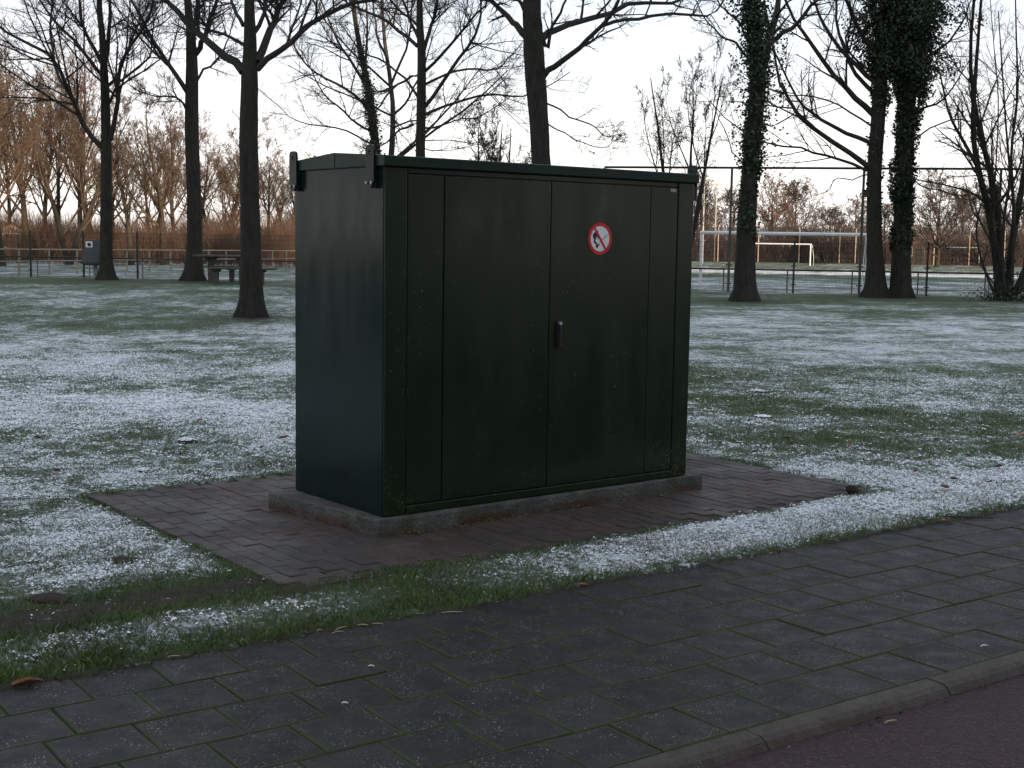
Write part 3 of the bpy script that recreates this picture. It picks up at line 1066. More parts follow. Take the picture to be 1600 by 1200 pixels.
def hero_tree(key, name, label, trunk_px, trunk_r, limbs, seed, levels, top=4., group=None, ivy=None, flare=1.55, limb_up=.5, minr=.0045, auto=0, twigmat=None):
    rg = np.random.default_rng(seed)
    y0 = HERO_Y[key]
    b = BASE[key]
    sc = y0 / F_PX
    root = empty(name, b)
    tag(root, label, 'tree', group)
    loc = lambda px, py, y=y0: np.array(at_y(px, py, y) - b)
    pts = [np.array([0, 0, 0.])] + [loc(*p) for p in trunk_px[1:]]
    rr = [r * sc / 2 for r in trunk_r]
    d = norm(pts[-1] - pts[-2])
    for q in (1, 2):
        pts.append(pts[-1] + (d * .6 + np.array([rg.normal(0, .12), rg.normal(0, .12), .6])) * top / 2)
        rr.append(rr[-1] * (.62 if q == 1 else .4))
    tb = Tubes()
    P, rd = trunk_mesh(tb, pts, rr, flare=flare, rng=rg)
    link('trunk', tb.mesh('trunk'), M_BARK, root)
    tb = Tubes()
    LP, LR, LL = [], [], []
    for path, r0 in limbs:
        kd = rg.uniform(-.75, .75)
        acc, q = 0., []
        for i, (px, py) in enumerate(path):
            if i:
                acc += math.hypot(px - path[i - 1][0], py - path[i - 1][1]) * sc
            q.append(loc(px, py, y0 + kd * acc))
        dd = norm(q[-1] - q[-2])
        ext = max(1.2, .7 * acc)
        q.append(q[-1] + (dd * .8 + np.array([0, 0, .35])) * ext * .5 + rg.normal(0, .1, 3))
        q.append(q[-1] + (dd * .7 + np.array([0, 0, .5])) * ext * .5 + rg.normal(0, .1, 3))
        pp = resample(q, 12)
        pp[1:-1] += rg.normal(0, .02 * min(1, acc), (10, 3))
        LP.append(pp)
        r = r0 * sc / 2
        LR.append(r * np.linspace(1, .22, 12) + .004)
        LL.append(acc + ext)
    # the crown carries on above the picture: further limbs off the leader
    if auto:
        t = rg.uniform(.45, 1, auto)
        S = len(P)
        i = np.minimum((t * (S - 1)).astype(int), S - 2)
        az = rg.uniform(0, 2 * np.pi, auto)
        D = np.stack([np.cos(az) * .75, np.sin(az) * .75, np.full(auto, .7)], -1)
        ln = rg.uniform(1.6, 3.2, auto) * (top / 4)
        gp, gr = grow(P[i], D, ln, rd[i] * .4, 12, .07, limb_up, rg, .25)
        for a in range(auto):
            LP.append(gp[a]); LR.append(gr[a]); LL.append(ln[a])
    LP, LR, LL = np.array(LP), np.array(LR), np.array(LL)
    tb.add(LP, LR, 7)
    twiggy(tb, LP, LR, LL, rg, levels, minr)
    # light twigs straight off the trunk
    link('crown', tb.mesh('crown'), twigmat or M_TWIG, root)
    if ivy:
        lv = []
        for (t0, t1, n, r0, r1) in ivy:
            t = rg.uniform(t0, t1, n)
            S = len(P)
            x = t * (S - 1); i = np.minimum(x.astype(int), S - 2); f = (x - i)[:, None]
            c = P[i] * (1 - f) + P[i + 1] * f
            az = rg.uniform(0, 2 * np.pi, n)
            lump = np.clip(2.6 * fbm(az * 1.1 + 20, c[:, 2] * 1.3 + 50, seed, 3) - .62, .12, 1.7)
            rmax = (r0 + (r1 - r0) * (t - t0) / max(t1 - t0, 1e-6)) * lump * 1.35
            rad = rmax * np.sqrt(rg.uniform(.12, 1, n)) + np.interp(t, np.linspace(0, 1, S), rd) * .7
            lv.append(c + np.stack([np.cos(az) * rad, np.sin(az) * rad, rg.normal(0, .08, n)], -1))
        lm = leaf_mesh(np.concatenate(lv), .095, rg, 'ivy')
        link('ivy', lm, M_IVY, root)
    return root

LV = [(15, .38, 46, .09), (9, .46, 44, .12), (7, .55, 42, .16)]
LVT = [(14, .36, 50, .10), (9, .46, 46, .14), (6, .58, 44, .2)]
hero_tree('T1', 'bare_tree', 'bare tree whose trunk forks into four limbs, beside the cabinet', [(393, 494), (393, 440), (391, 330), (389, 220), (390, 130), (391, 60), (390, -20)],
          [40, 35, 31, 29, 27, 20, 15],
          [([(380, 112), (352, 88), (318, 62), (286, 28), (258, 0)], 14), ([(401, 96), (418, 62), (433, 25), (446, -8)], 13),
           ([(402, 108), (430, 86), (458, 62), (500, 29), (545, 6), (575, 2)], 10), ([(384, 72), (360, 58), (330, 48), (322, 44)], 5),
           ([(380, 40), (366, 14), (358, -10)], 6), ([(398, 50), (412, 22), (420, -12)], 7)], 11, LV, 5, 'bare trees on the lawn')
hero_tree('T2', 'bare_tree', 'bare straight tree standing beside the picnic table', [(304, 438), (304, 400), (304, 330), (300, 200), (300, 110), (298, 50), (293, -10)],
          [30, 24, 21, 20, 18, 13, 10],
          [([(294, 146), (280, 124), (262, 100), (242, 67), (225, 35), (206, 0)], 8), ([(306, 84), (316, 62), (325, 42), (338, -2)], 9),
           ([(302, 44), (308, 20), (309, -6)], 6), ([(296, 180), (286, 160), (268, 150), (250, 152)], 3.5), ([(306, 130), (320, 108), (338, 96), (352, 70)], 4)], 12, LV, 5, 'bare trees on the lawn')
hero_tree('T3', 'bare_tree', 'bare tree with many upswept limbs beside the litter bin', [(167, 437), (166, 400), (166, 310), (166, 235), (164, 145), (160, 60), (155, -10)],
          [24, 19, 17, 16, 13, 10, 8],
          [([(160, 231), (142, 212), (130, 192), (119, 162), (100, 129), (83, 92), (60, 76), (20, 55), (-20, 30)], 8), ([(172, 219), (180, 190), (185, 150), (187, 108), (208, 67), (233, 25)], 8),
           ([(168, 135), (185, 118), (194, 95), (206, 60)], 5), ([(160, 118), (142, 96), (120, 68), (92, 42), (70, 10)], 6), ([(158, 96), (140, 62), (128, 30), (122, -6)], 6),
           ([(166, 90), (170, 50), (173, -6)], 7), ([(119, 160), (96, 128), (82, 80), (78, 40), (84, 0)], 5), ([(172, 160), (188, 128), (222, 102), (236, 80)], 4)], 13, LV, 5, 'bare trees on the lawn')
hero_tree('T4', 'bare_tree', 'bare leaning trunk rising behind the cabinet roof with wide drooping limbs', [(868, 482), (858, 380), (846, 255), (843, 200), (836, 112), (833, 50), (832, -20)],
          [44, 34, 29, 29, 32, 30, 27],
          [([(823, 58), (810, 42), (797, 30), (775, 7), (750, -6)], 11), ([(846, 62), (862, 50), (880, 41), (932, 26), (970, 11), (1002, 7), (1060, 2)], 11),
           ([(848, 120), (858, 110), (872, 97), (902, 79), (921, 64), (944, 38), (958, 18), (970, -4)], 10), ([(942, 40), (968, 33), (1000, 28), (1040, 22), (1092, 26), (1120, 20)], 6),
           ([(850, 160), (876, 170), (900, 188), (926, 196), (944, 214)], 2.5), ([(848, 60), (856, 76), (862, 44), (874, 24), (884, 0)], 6), ([(826, 30), (815, 8), (806, -10)], 7),
           ([(850, 190), (880, 206), (905, 222)], 1.8)], 14, [(10, .30, 50, .14), (7, .42, 48, .18), (4, .5, 44, .24)], 5, 'bare trees on the lawn')
hero_tree('T5', 'bare_tree', 'slim bare tree behind the cabinet roof with many fine fanned branches', [(658, 455), (658, 380), (657, 245), (658, 180), (659, 90), (656, 40), (654, -15)],
          [22, 18, 15, 15, 13, 11, 9],
          [([(663, 180), (678, 173), (692, 167), (730, 154), (760, 148), (800, 149), (822, 150)], 5), ([(652, 72), (625, 49), (599, 30), (565, 15), (540, 2)], 6),
           ([(663, 168), (685, 139), (719, 90), (740, 60), (750, 30), (752, 8)], 6), ([(663, 112), (690, 86), (712, 62), (740, 26), (760, 4)], 5), ([(653, 118), (630, 126), (606, 146), (590, 170)], 4),
           ([(652, 192), (634, 200), (620, 208), (600, 226)], 4), ([(662, 80), (670, 50), (680, 20), (684, -6)], 6), ([(653, 58), (640, 30), (630, 0)], 5), ([(652, 150), (630, 120), (600, 96), (566, 84)], 4),
           ([(664, 132), (700, 116), (736, 108), (770, 110)], 4), ([(652, 40), (620, 12), (604, -10)], 4), ([(664, 200), (690, 196), (716, 186), (744, 184)], 3)], 15, LVT, 4, 'bare trees on the lawn')
hero_tree('T6', 'ivy_footed_tree', 'bare twin-stemmed tree with ivied stems showing over the cabinet corner', [(600, 445), (596, 360), (588, 240), (582, 190), (576, 142), (561, 67), (550, -5)],
          [22, 18, 13, 12, 10, 8, 6],
          [([(598, 400), (606, 320), (612, 240), (614, 190), (612, 140), (602, 70), (598, 0)], 12), ([(580, 175), (556, 150), (530, 134), (500, 118), (474, 98)], 5), ([(576, 140), (552, 100), (530, 70), (512, 30)], 5),
           ([(584, 205), (556, 192), (534, 172), (510, 150)], 4), ([(613, 180), (634, 160), (650, 132), (664, 100)], 4), ([(612, 130), (628, 92), (640, 50), (644, 10)], 4), ([(570, 110), (574, 60), (572, 10)], 4),
           ([(606, 96), (590, 56), (584, 10)], 4), ([(582, 226), (560, 214), (530, 200), (490, 196), (466, 190)], 3), ([(614, 200), (640, 190), (660, 188)], 3)], 16, LVT, 4, ivy=[(.1, .62, 2600, .22, .16)])
hero_tree('T7', 'ivy_tree', 'leaning ivy-clad tree standing before the goal', [(1163, 466), (1164, 400), (1170, 290), (1175, 230), (1184, 130), (1180, 50), (1176, -15)],
          [36, 30, 25, 24, 24, 18, 15],
          [([(1190, 112), (1196, 78), (1205, 50), (1212, 20), (1216, -6)], 16), ([(1204, 66), (1222, 54), (1244, 37), (1264, 14), (1280, -4)], 8), ([(1168, 90), (1148, 66), (1130, 58), (1110, 40)], 4),
           ([(1172, 66), (1150, 30), (1128, 12)], 4), ([(1190, 190), (1212, 196), (1240, 176)], 2.5), ([(1168, 260), (1146, 240), (1134, 206)], 2)], 17, [(9, .34, 48, .12), (6, .42, 46, .16), (4, .5, 44, .2)], 4, flare=1.6,
          ivy=[(.16, .92, 9000, .09, .22), (.5, .9, 3000, .42, .75), (.3, .5, 900, .4, .55)], group='ivy-clad trees by the mesh fence')
hero_tree('T8', 'ivy_tree', 'tree with clean lower trunk, nest box and long limbs swept to one side', [(1369, 460), (1368, 410), (1366, 350), (1367, 265), (1374, 163), (1379, 80), (1382, -10)],
          [34, 26, 22, 21, 21, 18, 14],
          [([(1362, 268), (1340, 260), (1309, 249), (1276, 238), (1244, 229), (1195, 224)], 5), ([(1362, 264), (1340, 248), (1317, 233), (1276, 204), (1250, 182), (1236, 163), (1224, 140), (1215, 112)], 9),
           ([(1362, 224), (1330, 210), (1301, 196), (1270, 178), (1252, 163), (1232, 130)], 7), ([(1366, 180), (1350, 165), (1334, 150), (1317, 131), (1296, 108), (1276, 82), (1258, 56), (1244, 37), (1228, 4)], 10),
           ([(1370, 130), (1350, 112), (1330, 94), (1312, 74), (1297, 53), (1280, 24), (1268, -4)], 8), ([(1374, 90), (1350, 62), (1330, 20), (1322, -8)], 8), ([(1370, 150), (1340, 120), (1322, 84), (1310, 40), (1306, 0)], 7),
           ([(1360, 272), (1330, 280), (1306, 278), (1296, 296)], 1.8), ([(1366, 200), (1330, 176), (1300, 160), (1262, 148), (1230, 150)], 3), ([(1372, 120), (1340, 96), (1322, 70), (1330, 30)], 4)], 18,
          [(11, .30, 44, .10), (7, .40, 44, .14), (4, .5, 42, .18)], 4, flare=1.6, ivy=[(.50, .95, 9000, .2, .6), (.24, .5, 900, .05, .16), (.58, .95, 8000, .5, 1.4)], group='ivy-clad trees by the mesh fence')
hero_tree('T9', 'ivy_tree', 'tree wholly wrapped in dense dark ivy, widest at its top', [(1406, 462), (1408, 400), (1411, 310), (1415, 220), (1420, 120), (1424, 50), (1428, -15)],
          [34, 28, 25, 24, 24, 20, 16],
          [([(1424, 176), (1444, 170), (1466, 160), (1488, 140)], 4), ([(1422, 110), (1450, 88), (1476, 70), (1500, 40)], 5), ([(1420, 80), (1390, 50), (1366, 20)], 5), ([(1426, 60), (1456, 30), (1470, -4)], 6),
           ([(1424, 220), (1456, 200), (1492, 186), (1530, 190)], 2.5), ([(1418, 270), (1440, 290), (1476, 300), (1510, 312)], 2)], 19, [(9, .34, 46, .1), (6, .42, 44, .14), (4, .5, 42, .2)], 4, flare=1.5,
          ivy=[(.14, .6, 13000, .13, .34), (.46, .97, 20000, .4, 1.3), (.50, .97, 15000, 1.0, 2.3)], group='ivy-clad trees by the mesh fence')
# nest box on the trunk of that tree
nb = at_y(1353, 302, HERO_Y['T8'] - .05)
bm = bmesh.new()
add_box(bm, (-.12, -.10, -.14), (.16, .10, .10), .006)
add_box(bm, (-.16, -.14, .102), (.18, .12, .125), .004)
add_cyl(bm, (-.01, -.104, -.0), (-.01, -.098, -.0), .03, seg=12)
tag(link('nest_box', bm_mesh(bm, 'nest_box'), mat('nest_box_wood', (.035, .027, .02), (.06, .045, .03), 9, .85), None, nb), 'small wooden nest box fixed to a tree trunk', 'nest box')

# many-stemmed shrub at the fence
def stem_shrub():
    rg = np.random.default_rng(33)
    y0 = HERO_Y['SH']; b = BASE['SH']; sc = y0 / F_PX
    root = empty('stem_shrub', b)
    tag(root, 'many-stemmed bare shrub fanning from one ivied stool by the fence', 'shrub')
    loc = lambda px, py, y=y0: np.array(at_y(px, py, y) - b)
    stems = [([(1562, 462), (1556, 400), (1545, 330), (1528, 262), (1520, 200), (1524, 120), (1530, 40)], 13), ([(1566, 462), (1562, 380), (1556, 310), (1540, 240), (1524, 170), (1516, 90), (1522, 0)], 12),
             ([(1576, 462), (1580, 390), (1592, 320), (1604, 240), (1610, 140)], 14), ([(1570, 462), (1566, 400), (1570, 330), (1578, 280), (1572, 200), (1566, 110)], 6),
             ([(1555, 462), (1538, 420), (1526, 370), (1530, 330), (1544, 300)], 4), ([(1530, 266), (1505, 220), (1484, 180), (1472, 130)], 6), ([(1544, 322), (1520, 302), (1480, 290), (1440, 282)], 4),
             ([(1560, 455), (1540, 425), (1520, 405), (1490, 392)], 2), ([(1584, 460), (1610, 400), (1640, 330), (1660, 220)], 10), ([(1588, 460), (1625, 430), (1660, 410)], 4), ([(1558, 400), (1534, 350), (1520, 330), (1512, 300)], 3),
             ([(1578, 420), (1584, 340), (1580, 240), (1590, 150), (1588, 60)], 6), ([(1552, 330), (1580, 290), (1596, 250), (1600, 210)], 5), ([(1560, 440), (1552, 350), (1556, 260), (1560, 160), (1552, 60)], 3)]
    LP, LR, LL = [], [], []
    for path, r0 in stems:
        kd, acc, q = rg.uniform(-.5, .5), 0., []
        for i, (px, py) in enumerate(path):
            if i: acc += math.hypot(px - path[i - 1][0], py - path[i - 1][1]) * sc
            q.append(loc(px, py, y0 + kd * min(acc, 3)))
        q.append(q[-1] + norm(q[-1] - q[-2]) * acc * .25)
        LP.append(resample(q, 14)); LR.append(r0 * sc / 2 * np.linspace(1, .2, 14) + .004); LL.append(acc * 1.1)
    LP, LR, LL = np.array(LP), np.array(LR), np.array(LL)
    tb = Tubes(); tb.add(LP[:3], LR[:3], 8)
    link('stem', tb.mesh('stem'), M_BARK, root)
    tb = Tubes(); tb.add(LP[3:], LR[3:], 6)
    twiggy(tb, LP, LR, LL, rg, [(12, .30, 38, .10), (8, .4, 40, .14), (4, .5, 42, .18)], .0045)
    link('crown', tb.mesh('crown'), M_TWIG, root)
    n = 1500
    c = rg.normal(0, 1, (n, 3)) * np.array([.55, .4, .22]) + np.array([0, 0, .12]); c[:, 2] = np.abs(c[:, 2])
    i = rg.integers(0, 3, 1800); j = rg.integers(0, 8, 1800)
    c2 = LP[i, j] + rg.normal(0, .13, (1800, 3))
    link('ivy', leaf_mesh(np.concatenate([c, c2]), .075, rg, 'ivy'), M_IVY, root)
stem_shrub()

def generic_tree(seed, H_, r, spread, limbs=14, t0=.22, levels=((9, .40, 42, .10), (6, .42, 42, .14), (4, .48, 42, .18)), lean=.03, up=.7, minr=.012, stems=1):
    """trunk mesh + crown mesh of a bare tree rooted at the origin"""
    rg = np.random.default_rng(seed)
    tb = Tubes(); cr_ = Tubes()
    LPs, LRs, LLs = [], [], []
    for s in range(stems):
        n = 9
        q = [np.array([0, 0, 0.])]
        d = np.array([rg.normal(0, lean), rg.normal(0, lean), 1.])
        if stems > 1:
            a = 2 * math.pi * s / stems + rg.uniform(0, 1)
            d += np.array([math.cos(a), math.sin(a), 0]) * .28
        for i in range(n):
            d = norm(d + rg.normal(0, .05, 3)); q.append(q[-1] + d * H_ * .85 / n)
        P, rd = trunk_mesh(tb, q, [r * (1 - .86 * i / n) for i in range(n + 1)], K=8, S=14, flare=1.35, rng=rg)
        k = limbs // stems
        t = np.sort(rg.uniform(t0, .97, k))
        x = t * 13; i = np.minimum(x.astype(int), 12); f = (x - i)[:, None]
        p0 = P[i] * (1 - f) + P[i + 1] * f
        az = np.arange(k) * 2.4 + rg.normal(0, .4, k)
        el = np.radians(rg.uniform(28, 58, k)) + t * .35
        D = np.stack([np.cos(az) * np.cos(el), np.sin(az) * np.cos(el), np.sin(el)], -1)
        ln = spread * (1.25 - .75 * t) * rg.uniform(.8, 1.2, k)
        gp, gr = grow(p0, D, ln, np.clip(np.interp(t, np.linspace(0, 1, 14), rd) * .5, minr * 1.5, None), 10, .07, up, rg, .2)
        LPs.append(gp); LRs.append(gr); LLs.append(ln)
    LP, LR, LL = np.concatenate(LPs), np.concatenate(LRs), np.concatenate(LLs)
    cr_.add(LP, LR, 5)
    twiggy(cr_, LP, LR, LL, rg, list(levels), minr)
    return tb.mesh('trunk'), cr_.mesh('crown')

def plant_tree(name, label, cat, meshes, mats, px, py_ground, y, scale, rz, group=None, x=None):
    if x is None:
        x = at_y(px, 380, y).x
    o = empty(name, (x, y, float(height(x, y)) - .05), rz)
    o.scale = (scale[0], scale[0], scale[1])
    tag(o, label, cat, group)
    for nm, me, m in zip(('trunk', 'crown'), meshes, mats):
        c = link(nm, me, None, o)
        if len(me.materials) == 0: me.materials.append(m)
        c.material_slots[0].link = 'OBJECT'
        c.material_slots[0].material = m
    return o

# twisted small trees seen over the cabinet roof
LVC = ((10, .42, 42, .26), (8, .46, 44, .3), (5, .5, 44, .32))
V_TW = generic_tree(51, 5.6, .10, 2.3, 14, .15, LVC, .05, .9, .006, 3)
V_TW2 = generic_tree(52, 3.6, .07, 2.0, 12, .1, LVC, .08, .5, .006, 3)
plant_tree('twisted_tree', 'small bare tree with twisting stems behind the fence rail', 'tree', V_TW, (M_TWIG, M_TWIG), 1066, 0, 56, (1.25, 1.95), .6)
plant_tree('twisted_bush', 'low bare bush with tangled twigs just above the cabinet roof', 'bush', V_TW2, (M_TWIG, M_TWIG), 772, 0, 58, (1.7, 2.3), 2.1)
plant_tree('slender_birch', 'slender bare tree behind the many-stemmed shrub', 'tree', generic_tree(53, 11, .11, 2.6, 18, .25, ((9, .36, 44, .12), (7, .42, 44, .16), (4, .5, 42, .2)), .05, .4, .006), (M_TWIG, M_TWIG), 1600, 0, 62, (1., 1.), 0)

# trees beyond the fences
V_BG = [generic_tree(61, 13, .26, 5.0, 20, .24, ((9, .40, 40, .09), (7, .44, 42, .12), (5, .5, 42, .16)), .03, .7, .010),
        generic_tree(62, 12, .22, 4.4, 22, .20, ((9, .40, 42, .10), (7, .44, 42, .13), (5, .5, 42, .17)), .05, .6, .010),
        generic_tree(63, 11, .2, 5.2, 18, .16, ((10, .42, 42, .10), (7, .44, 42, .13), (5, .5, 42, .17)), .04, .9, .010, 2),
        generic_tree(64, 10, .2, 4.8, 20, .18, ((10, .42, 44, .10), (7, .44, 44, .13), (5, .5, 42, .17)), .04, .8, .010)]
G1 = 'bare trees beyond the white rail'
#  px of trunk, distance, variant, (width scale, height scale), material, label
left_bg = [(90, 104, 3, (1.1, 1.35), M_TWIG_W), (130, 100, 0, (.9, 1.15), M_TWIG_R), (-10, 96, 3, (1.2, 1.3), M_TWIG_W), (335, 112, 2, (1., 1.15), M_TWIG_R), (275, 110, 1, (1.0, 1.15), M_TWIG_R), 
    (-70, 78, 0, (1.0, .95), M_TWIG_W), (2, 84, 1, (1.1, 1.05), M_TWIG_R), (40, 100, 0, (1.0, 1.1), M_TWIG_R), (107, 92, 2, (1.15, 1.0), M_TWIG_W),
    (70, 116, 1, (1.2, 1.15), M_TWIG_R), (148, 112, 1, (1.1, 1.05), M_TWIG_R), (204, 94, 1, (1.0, .98), M_TWIG_W), (256, 98, 0, (1.05, 1.0), M_TWIG_W),
    (236, 120, 2, (1.1, 1.2), M_TWIG_R), (312, 118, 3, (1.1, 1.1), M_TWIG_R), (358, 104, 1, (.95, .92), M_TWIG_W), (385, 124, 3, (1.0, 1.0), M_TWIG_R),
    (419, 108, 3, (1.0, .98), M_TWIG_W), (452, 122, 2, (1.0, .92), M_TWIG_R), (470, 104, 3, (.9, .78), M_TWIG_W), (520, 128, 1, (1.0, .85), M_TWIG_W), (580, 132, 3, (1.0, .8), M_TWIG_W), (-30, 118, 2, (1.2, 1.2), M_TWIG_R),
    (18, 126, 3, (1.2, 1.3), M_TWIG_W), (180, 128, 0, (1.1, 1.05), M_TWIG_W), ]
lab = {0: 'straight-trunked tree', 1: 'spreading tree', 2: 'forked tree', 3: 'broad tree'}
rr2 = random.Random(5)
for px, y, v, s, m in left_bg:
    if px < 160: s = (s[0], s[1] * 1.22)
    hw_ = 'towering' if s[1] >= 1.2 else ('tall' if s[1] >= 1.08 else ('middling' if s[1] >= .97 else 'low'))
    lb = '%s bare %s with %s twigs %s' % (hw_, lab[v], 'reddish' if m is M_TWIG_R else 'brown', 'just past the pale rail' if y < 103 else ('in undergrowth past the pale rail' if y < 119 else 'at the back of the park wood'))
    plant_tree('distant_tree', lb, 'tree', V_BG[v], (M_TRUNK_B, m), px, 0, y, s, rr2.uniform(0, 6.3), G1)
G2 = 'bare trees across the playing fields'
V_RD = [generic_tree(71, 10, .22, 5.2, 26, .12, ((10, .42, 46, .09), (7, .44, 44, .12), (3, .5, 42, .16)), .03, .9, .022),
        generic_tree(72, 9, .2, 5.0, 24, .10, ((10, .42, 46, .10), (7, .44, 44, .13), (3, .5, 42, .17)), .03, .8, .022)]
right_bg = [(640, 182, 0, (1., .9), M_TWIG_G), (720, 186, 1, (1., .9), M_TWIG_G), (800, 184, 0, (1., .95), M_TWIG_G), (880, 186, 1, (1.1, .95), M_TWIG_G), (960, 182, 0, (1., .95), M_TWIG_G), (1030, 184, 1, (1.1, 1.), M_TWIG_G), (1095, 178, 0, (1.1, 1.05), M_TWIG_G), (1140, 190, 1, (1.2, 1.1), M_TWIG_R), (1205, 182, 0, (1.05, 1.08), M_TWIG_R),
            (1240, 186, 1, (1.25, 1.22), M_TWIG_G), (1300, 190, 1, (1.1, .85), M_TWIG_G), (1335, 182, 0, (1.0, .85), M_TWIG_G), (1385, 188, 1, (1.1, .9), M_TWIG_G), (1466, 150, 0, (1.2, 1.0), M_TWIG_G),
            (1505, 176, 1, (1.1, 1.1), M_TWIG_G), (1540, 188, 0, (1.1, 1.0), M_TWIG_G), (1590, 182, 1, (1.2, 1.05), M_TWIG_G), (1650, 186, 0, (1.2, 1.05), M_TWIG_G)]
for px, y, v, s, m in right_bg:
    wd_ = 'behind the near goal' if 1090 < px < 1350 else ('behind the ivy trees' if px < 1600 and px >= 1350 else 'hidden from the road by the cabinet' if px < 1090 else 'past the many-stemmed shrub')
    lb = 'bare tree with tall straight trunk on the far playing field' if px == 1466 else (('tall' if s[1] >= 1.05 else 'lower') + (' rounded bare tree with reddish twigs ' if m is M_TWIG_R else ' rounded bare tree ') + 'across the playing fields, ' + wd_)
    plant_tree('distant_tree', lb, 'tree', V_RD[v], (M_TRUNK_B, m), px, 0, y, s, rr2.uniform(0, 6.3), G2)

# tangled undergrowth that nobody could count
def thicket(name, label, xr, yr, n, hmin, hmax, m, seed, minr=.012, kids=3):
    rg = np.random.default_rng(seed)
    y = rg.uniform(yr[0], yr[1], n)
    x = rg.uniform(xr[0], xr[1], n) * y / yr[0]
    z = height(x, y)
    P0 = np.stack([x, y, z - .05], -1)
    h = rg.uniform(hmin, hmax, n) * (.5 + .9 * fbm(x * .25, y * .12, seed, 3))
    D = np.stack([rg.normal(0, .22, n), rg.normal(0, .22, n), np.ones(n)], -1)
    tb = Tubes()
    P, Rd = grow(P0, D, h, np.full(n, minr * 1.6), 3, .1, .1, rg, .4)
    tb.add(P, Rd, 3)
    p, c, ln, r = spawn(P, Rd, h, kids, .15, .95, 32, .5, .8, rg)
    P, Rd = grow(p, c, ln, r, 2, .12, .3, rg, .5)
    tb.add(P, Rd, 3)
    return tag(link(name, tb.mesh(name, False), m), label, 'thicket', None, 'stuff')
th = [thicket('thicket', 'tall brown undergrowth at the back of the park wood', (-62, -16), (132, 150), 3600, 2.2, 5.0, M_TWIG_W, 83, .014),
      thicket('thicket', 'reddish brown undergrowth beyond the white rail', (-46, -14), (96, 126), 6500, 1.6, 4.0, M_TWIG_R, 81, .010),
      thicket('thicket', 'brown hedge along the far side of the playing fields', (-30, 75), (168, 178), 5200, 3.0, 5.2, M_TWIG_G, 82, .03)]
for o in th: del o['category']
# ================================================================== FENCES
M_FENCE = mat('dark_green_steel', (.012, .016, .014), (.018, .022, .019), 3, .5, 0)
M_TALL = mat('weathered_steel_post', (.060, .062, .058), (.09, .092, .085), 3, .6, 0)
M_RAILW = mat('pale_wood_rail', (.24, .19, .145), (.32, .26, .20), 2, .7, 0)
M_RAILP = mat('grey_wood_post', (.14, .12, .10), (.19, .165, .14), 2, .8, 0)

fd = norm(np.array([1., -.187, 0]))
def fence_pt(k, dz=0.):
    """k-th panel joint of the mesh fence, counted from the tall post beside the ivy tree"""
    p0 = np.array([8.46, 53.6 - .187 * 8.46, 0])
    p = p0 + fd[:] * 2.5 * k
    return Vector((p[0], p[1], float(height(p[0], p[1])) + dz))
f_ang = math.atan2(fd[1], fd[0])
fence = empty('mesh_fence', fence_pt(0))
tag(fence, 'dark wire mesh fence with tall posts and top rail around the playing field', 'fence')
def fchild(name, me, m, p):
    o = link(name, me, m, fence)
    o.location = p - fence.location
    o.rotation_euler = (0, 0, f_ang)
    return o
# one panel: 50 x 200 mm wire grid
V, Fc = [], []
def wire(a, b, r):
    a, b = np.array(a), np.array(b)
    ax = 0 if abs(b[2] - a[2]) > abs(b[0] - a[0]) else 2
    e1 = np.eye(3)[ax] * r; e2 = np.array([0, r, 0])
    i = len(V)
    for p in (a, b):
        for q in (e1 + e2, -e1 + e2, -e1 - e2, e1 - e2): V.append(p + q)
    for k in range(4):
        Fc.append((i + k, i + (k + 1) % 4, i + 4 + (k + 1) % 4, i + 4 + k))
for k in range(1, 50): wire((k * .05, 0, .05), (k * .05, 0, 2.0), .0028)
for k in range(11): wire((.03, -.006, .06 + k * .19), (2.47, -.006, .06 + k * .19), .0042)
panel_me = np_mesh('mesh_panel', np.array(V), np.array(Fc))
panel_me.materials.append(M_FENCE)
bm = bmesh.new()
add_box(bm, (-.035, -.03, -.2), (.035, .03, 2.06), .004)
add_box(bm, (-.10, -.05, .32), (.10, -.031, .36)); add_box(bm, (-.10, -.05, 1.82), (.10, -.031, 1.86)); add_box(bm, (-.10, -.05, 1.05), (.10, -.031, 1.09))
post_me = bm_mesh(bm, 'post'); post_me.materials.append(M_FENCE)
bm = bmesh.new()
add_cyl(bm, (0, 0, -.2), (0, 0, 4.84), .055, .05, 10)
for z in (.32, 1.05, 1.86): add_box(bm, (-.13, -.075, z), (.13, -.052, z + .05))
tall_me = bm_mesh(bm, 'tall_post'); tall_me.materials.append(M_TALL)
for k in range(-16, 12):
    p, q = fence_pt(k), fence_pt(k + 1)
    o = fchild('mesh_panel', panel_me, None, p)
    o.rotation_euler = (0, -math.atan2(q.z - p.z, 2.5), f_ang)
    tag(o, kind='stuff')
for k in range(-16, 13):
    if k >= -2 and k % 2 == 0:
        fchild('tall_post', tall_me, None, fence_pt(k))
    else:
        fchild('post', post_me, None, fence_pt(k))
zt = 4.84 + fence_pt(2).z
for k in range(-2, 12, 2):
    fchild('top_rail', cyl_mesh((.001, 0, 0), (4.999, 0, 0), .045, seg=8), M_FENCE, Vector((fence_pt(k).x, fence_pt(k).y, zt)))

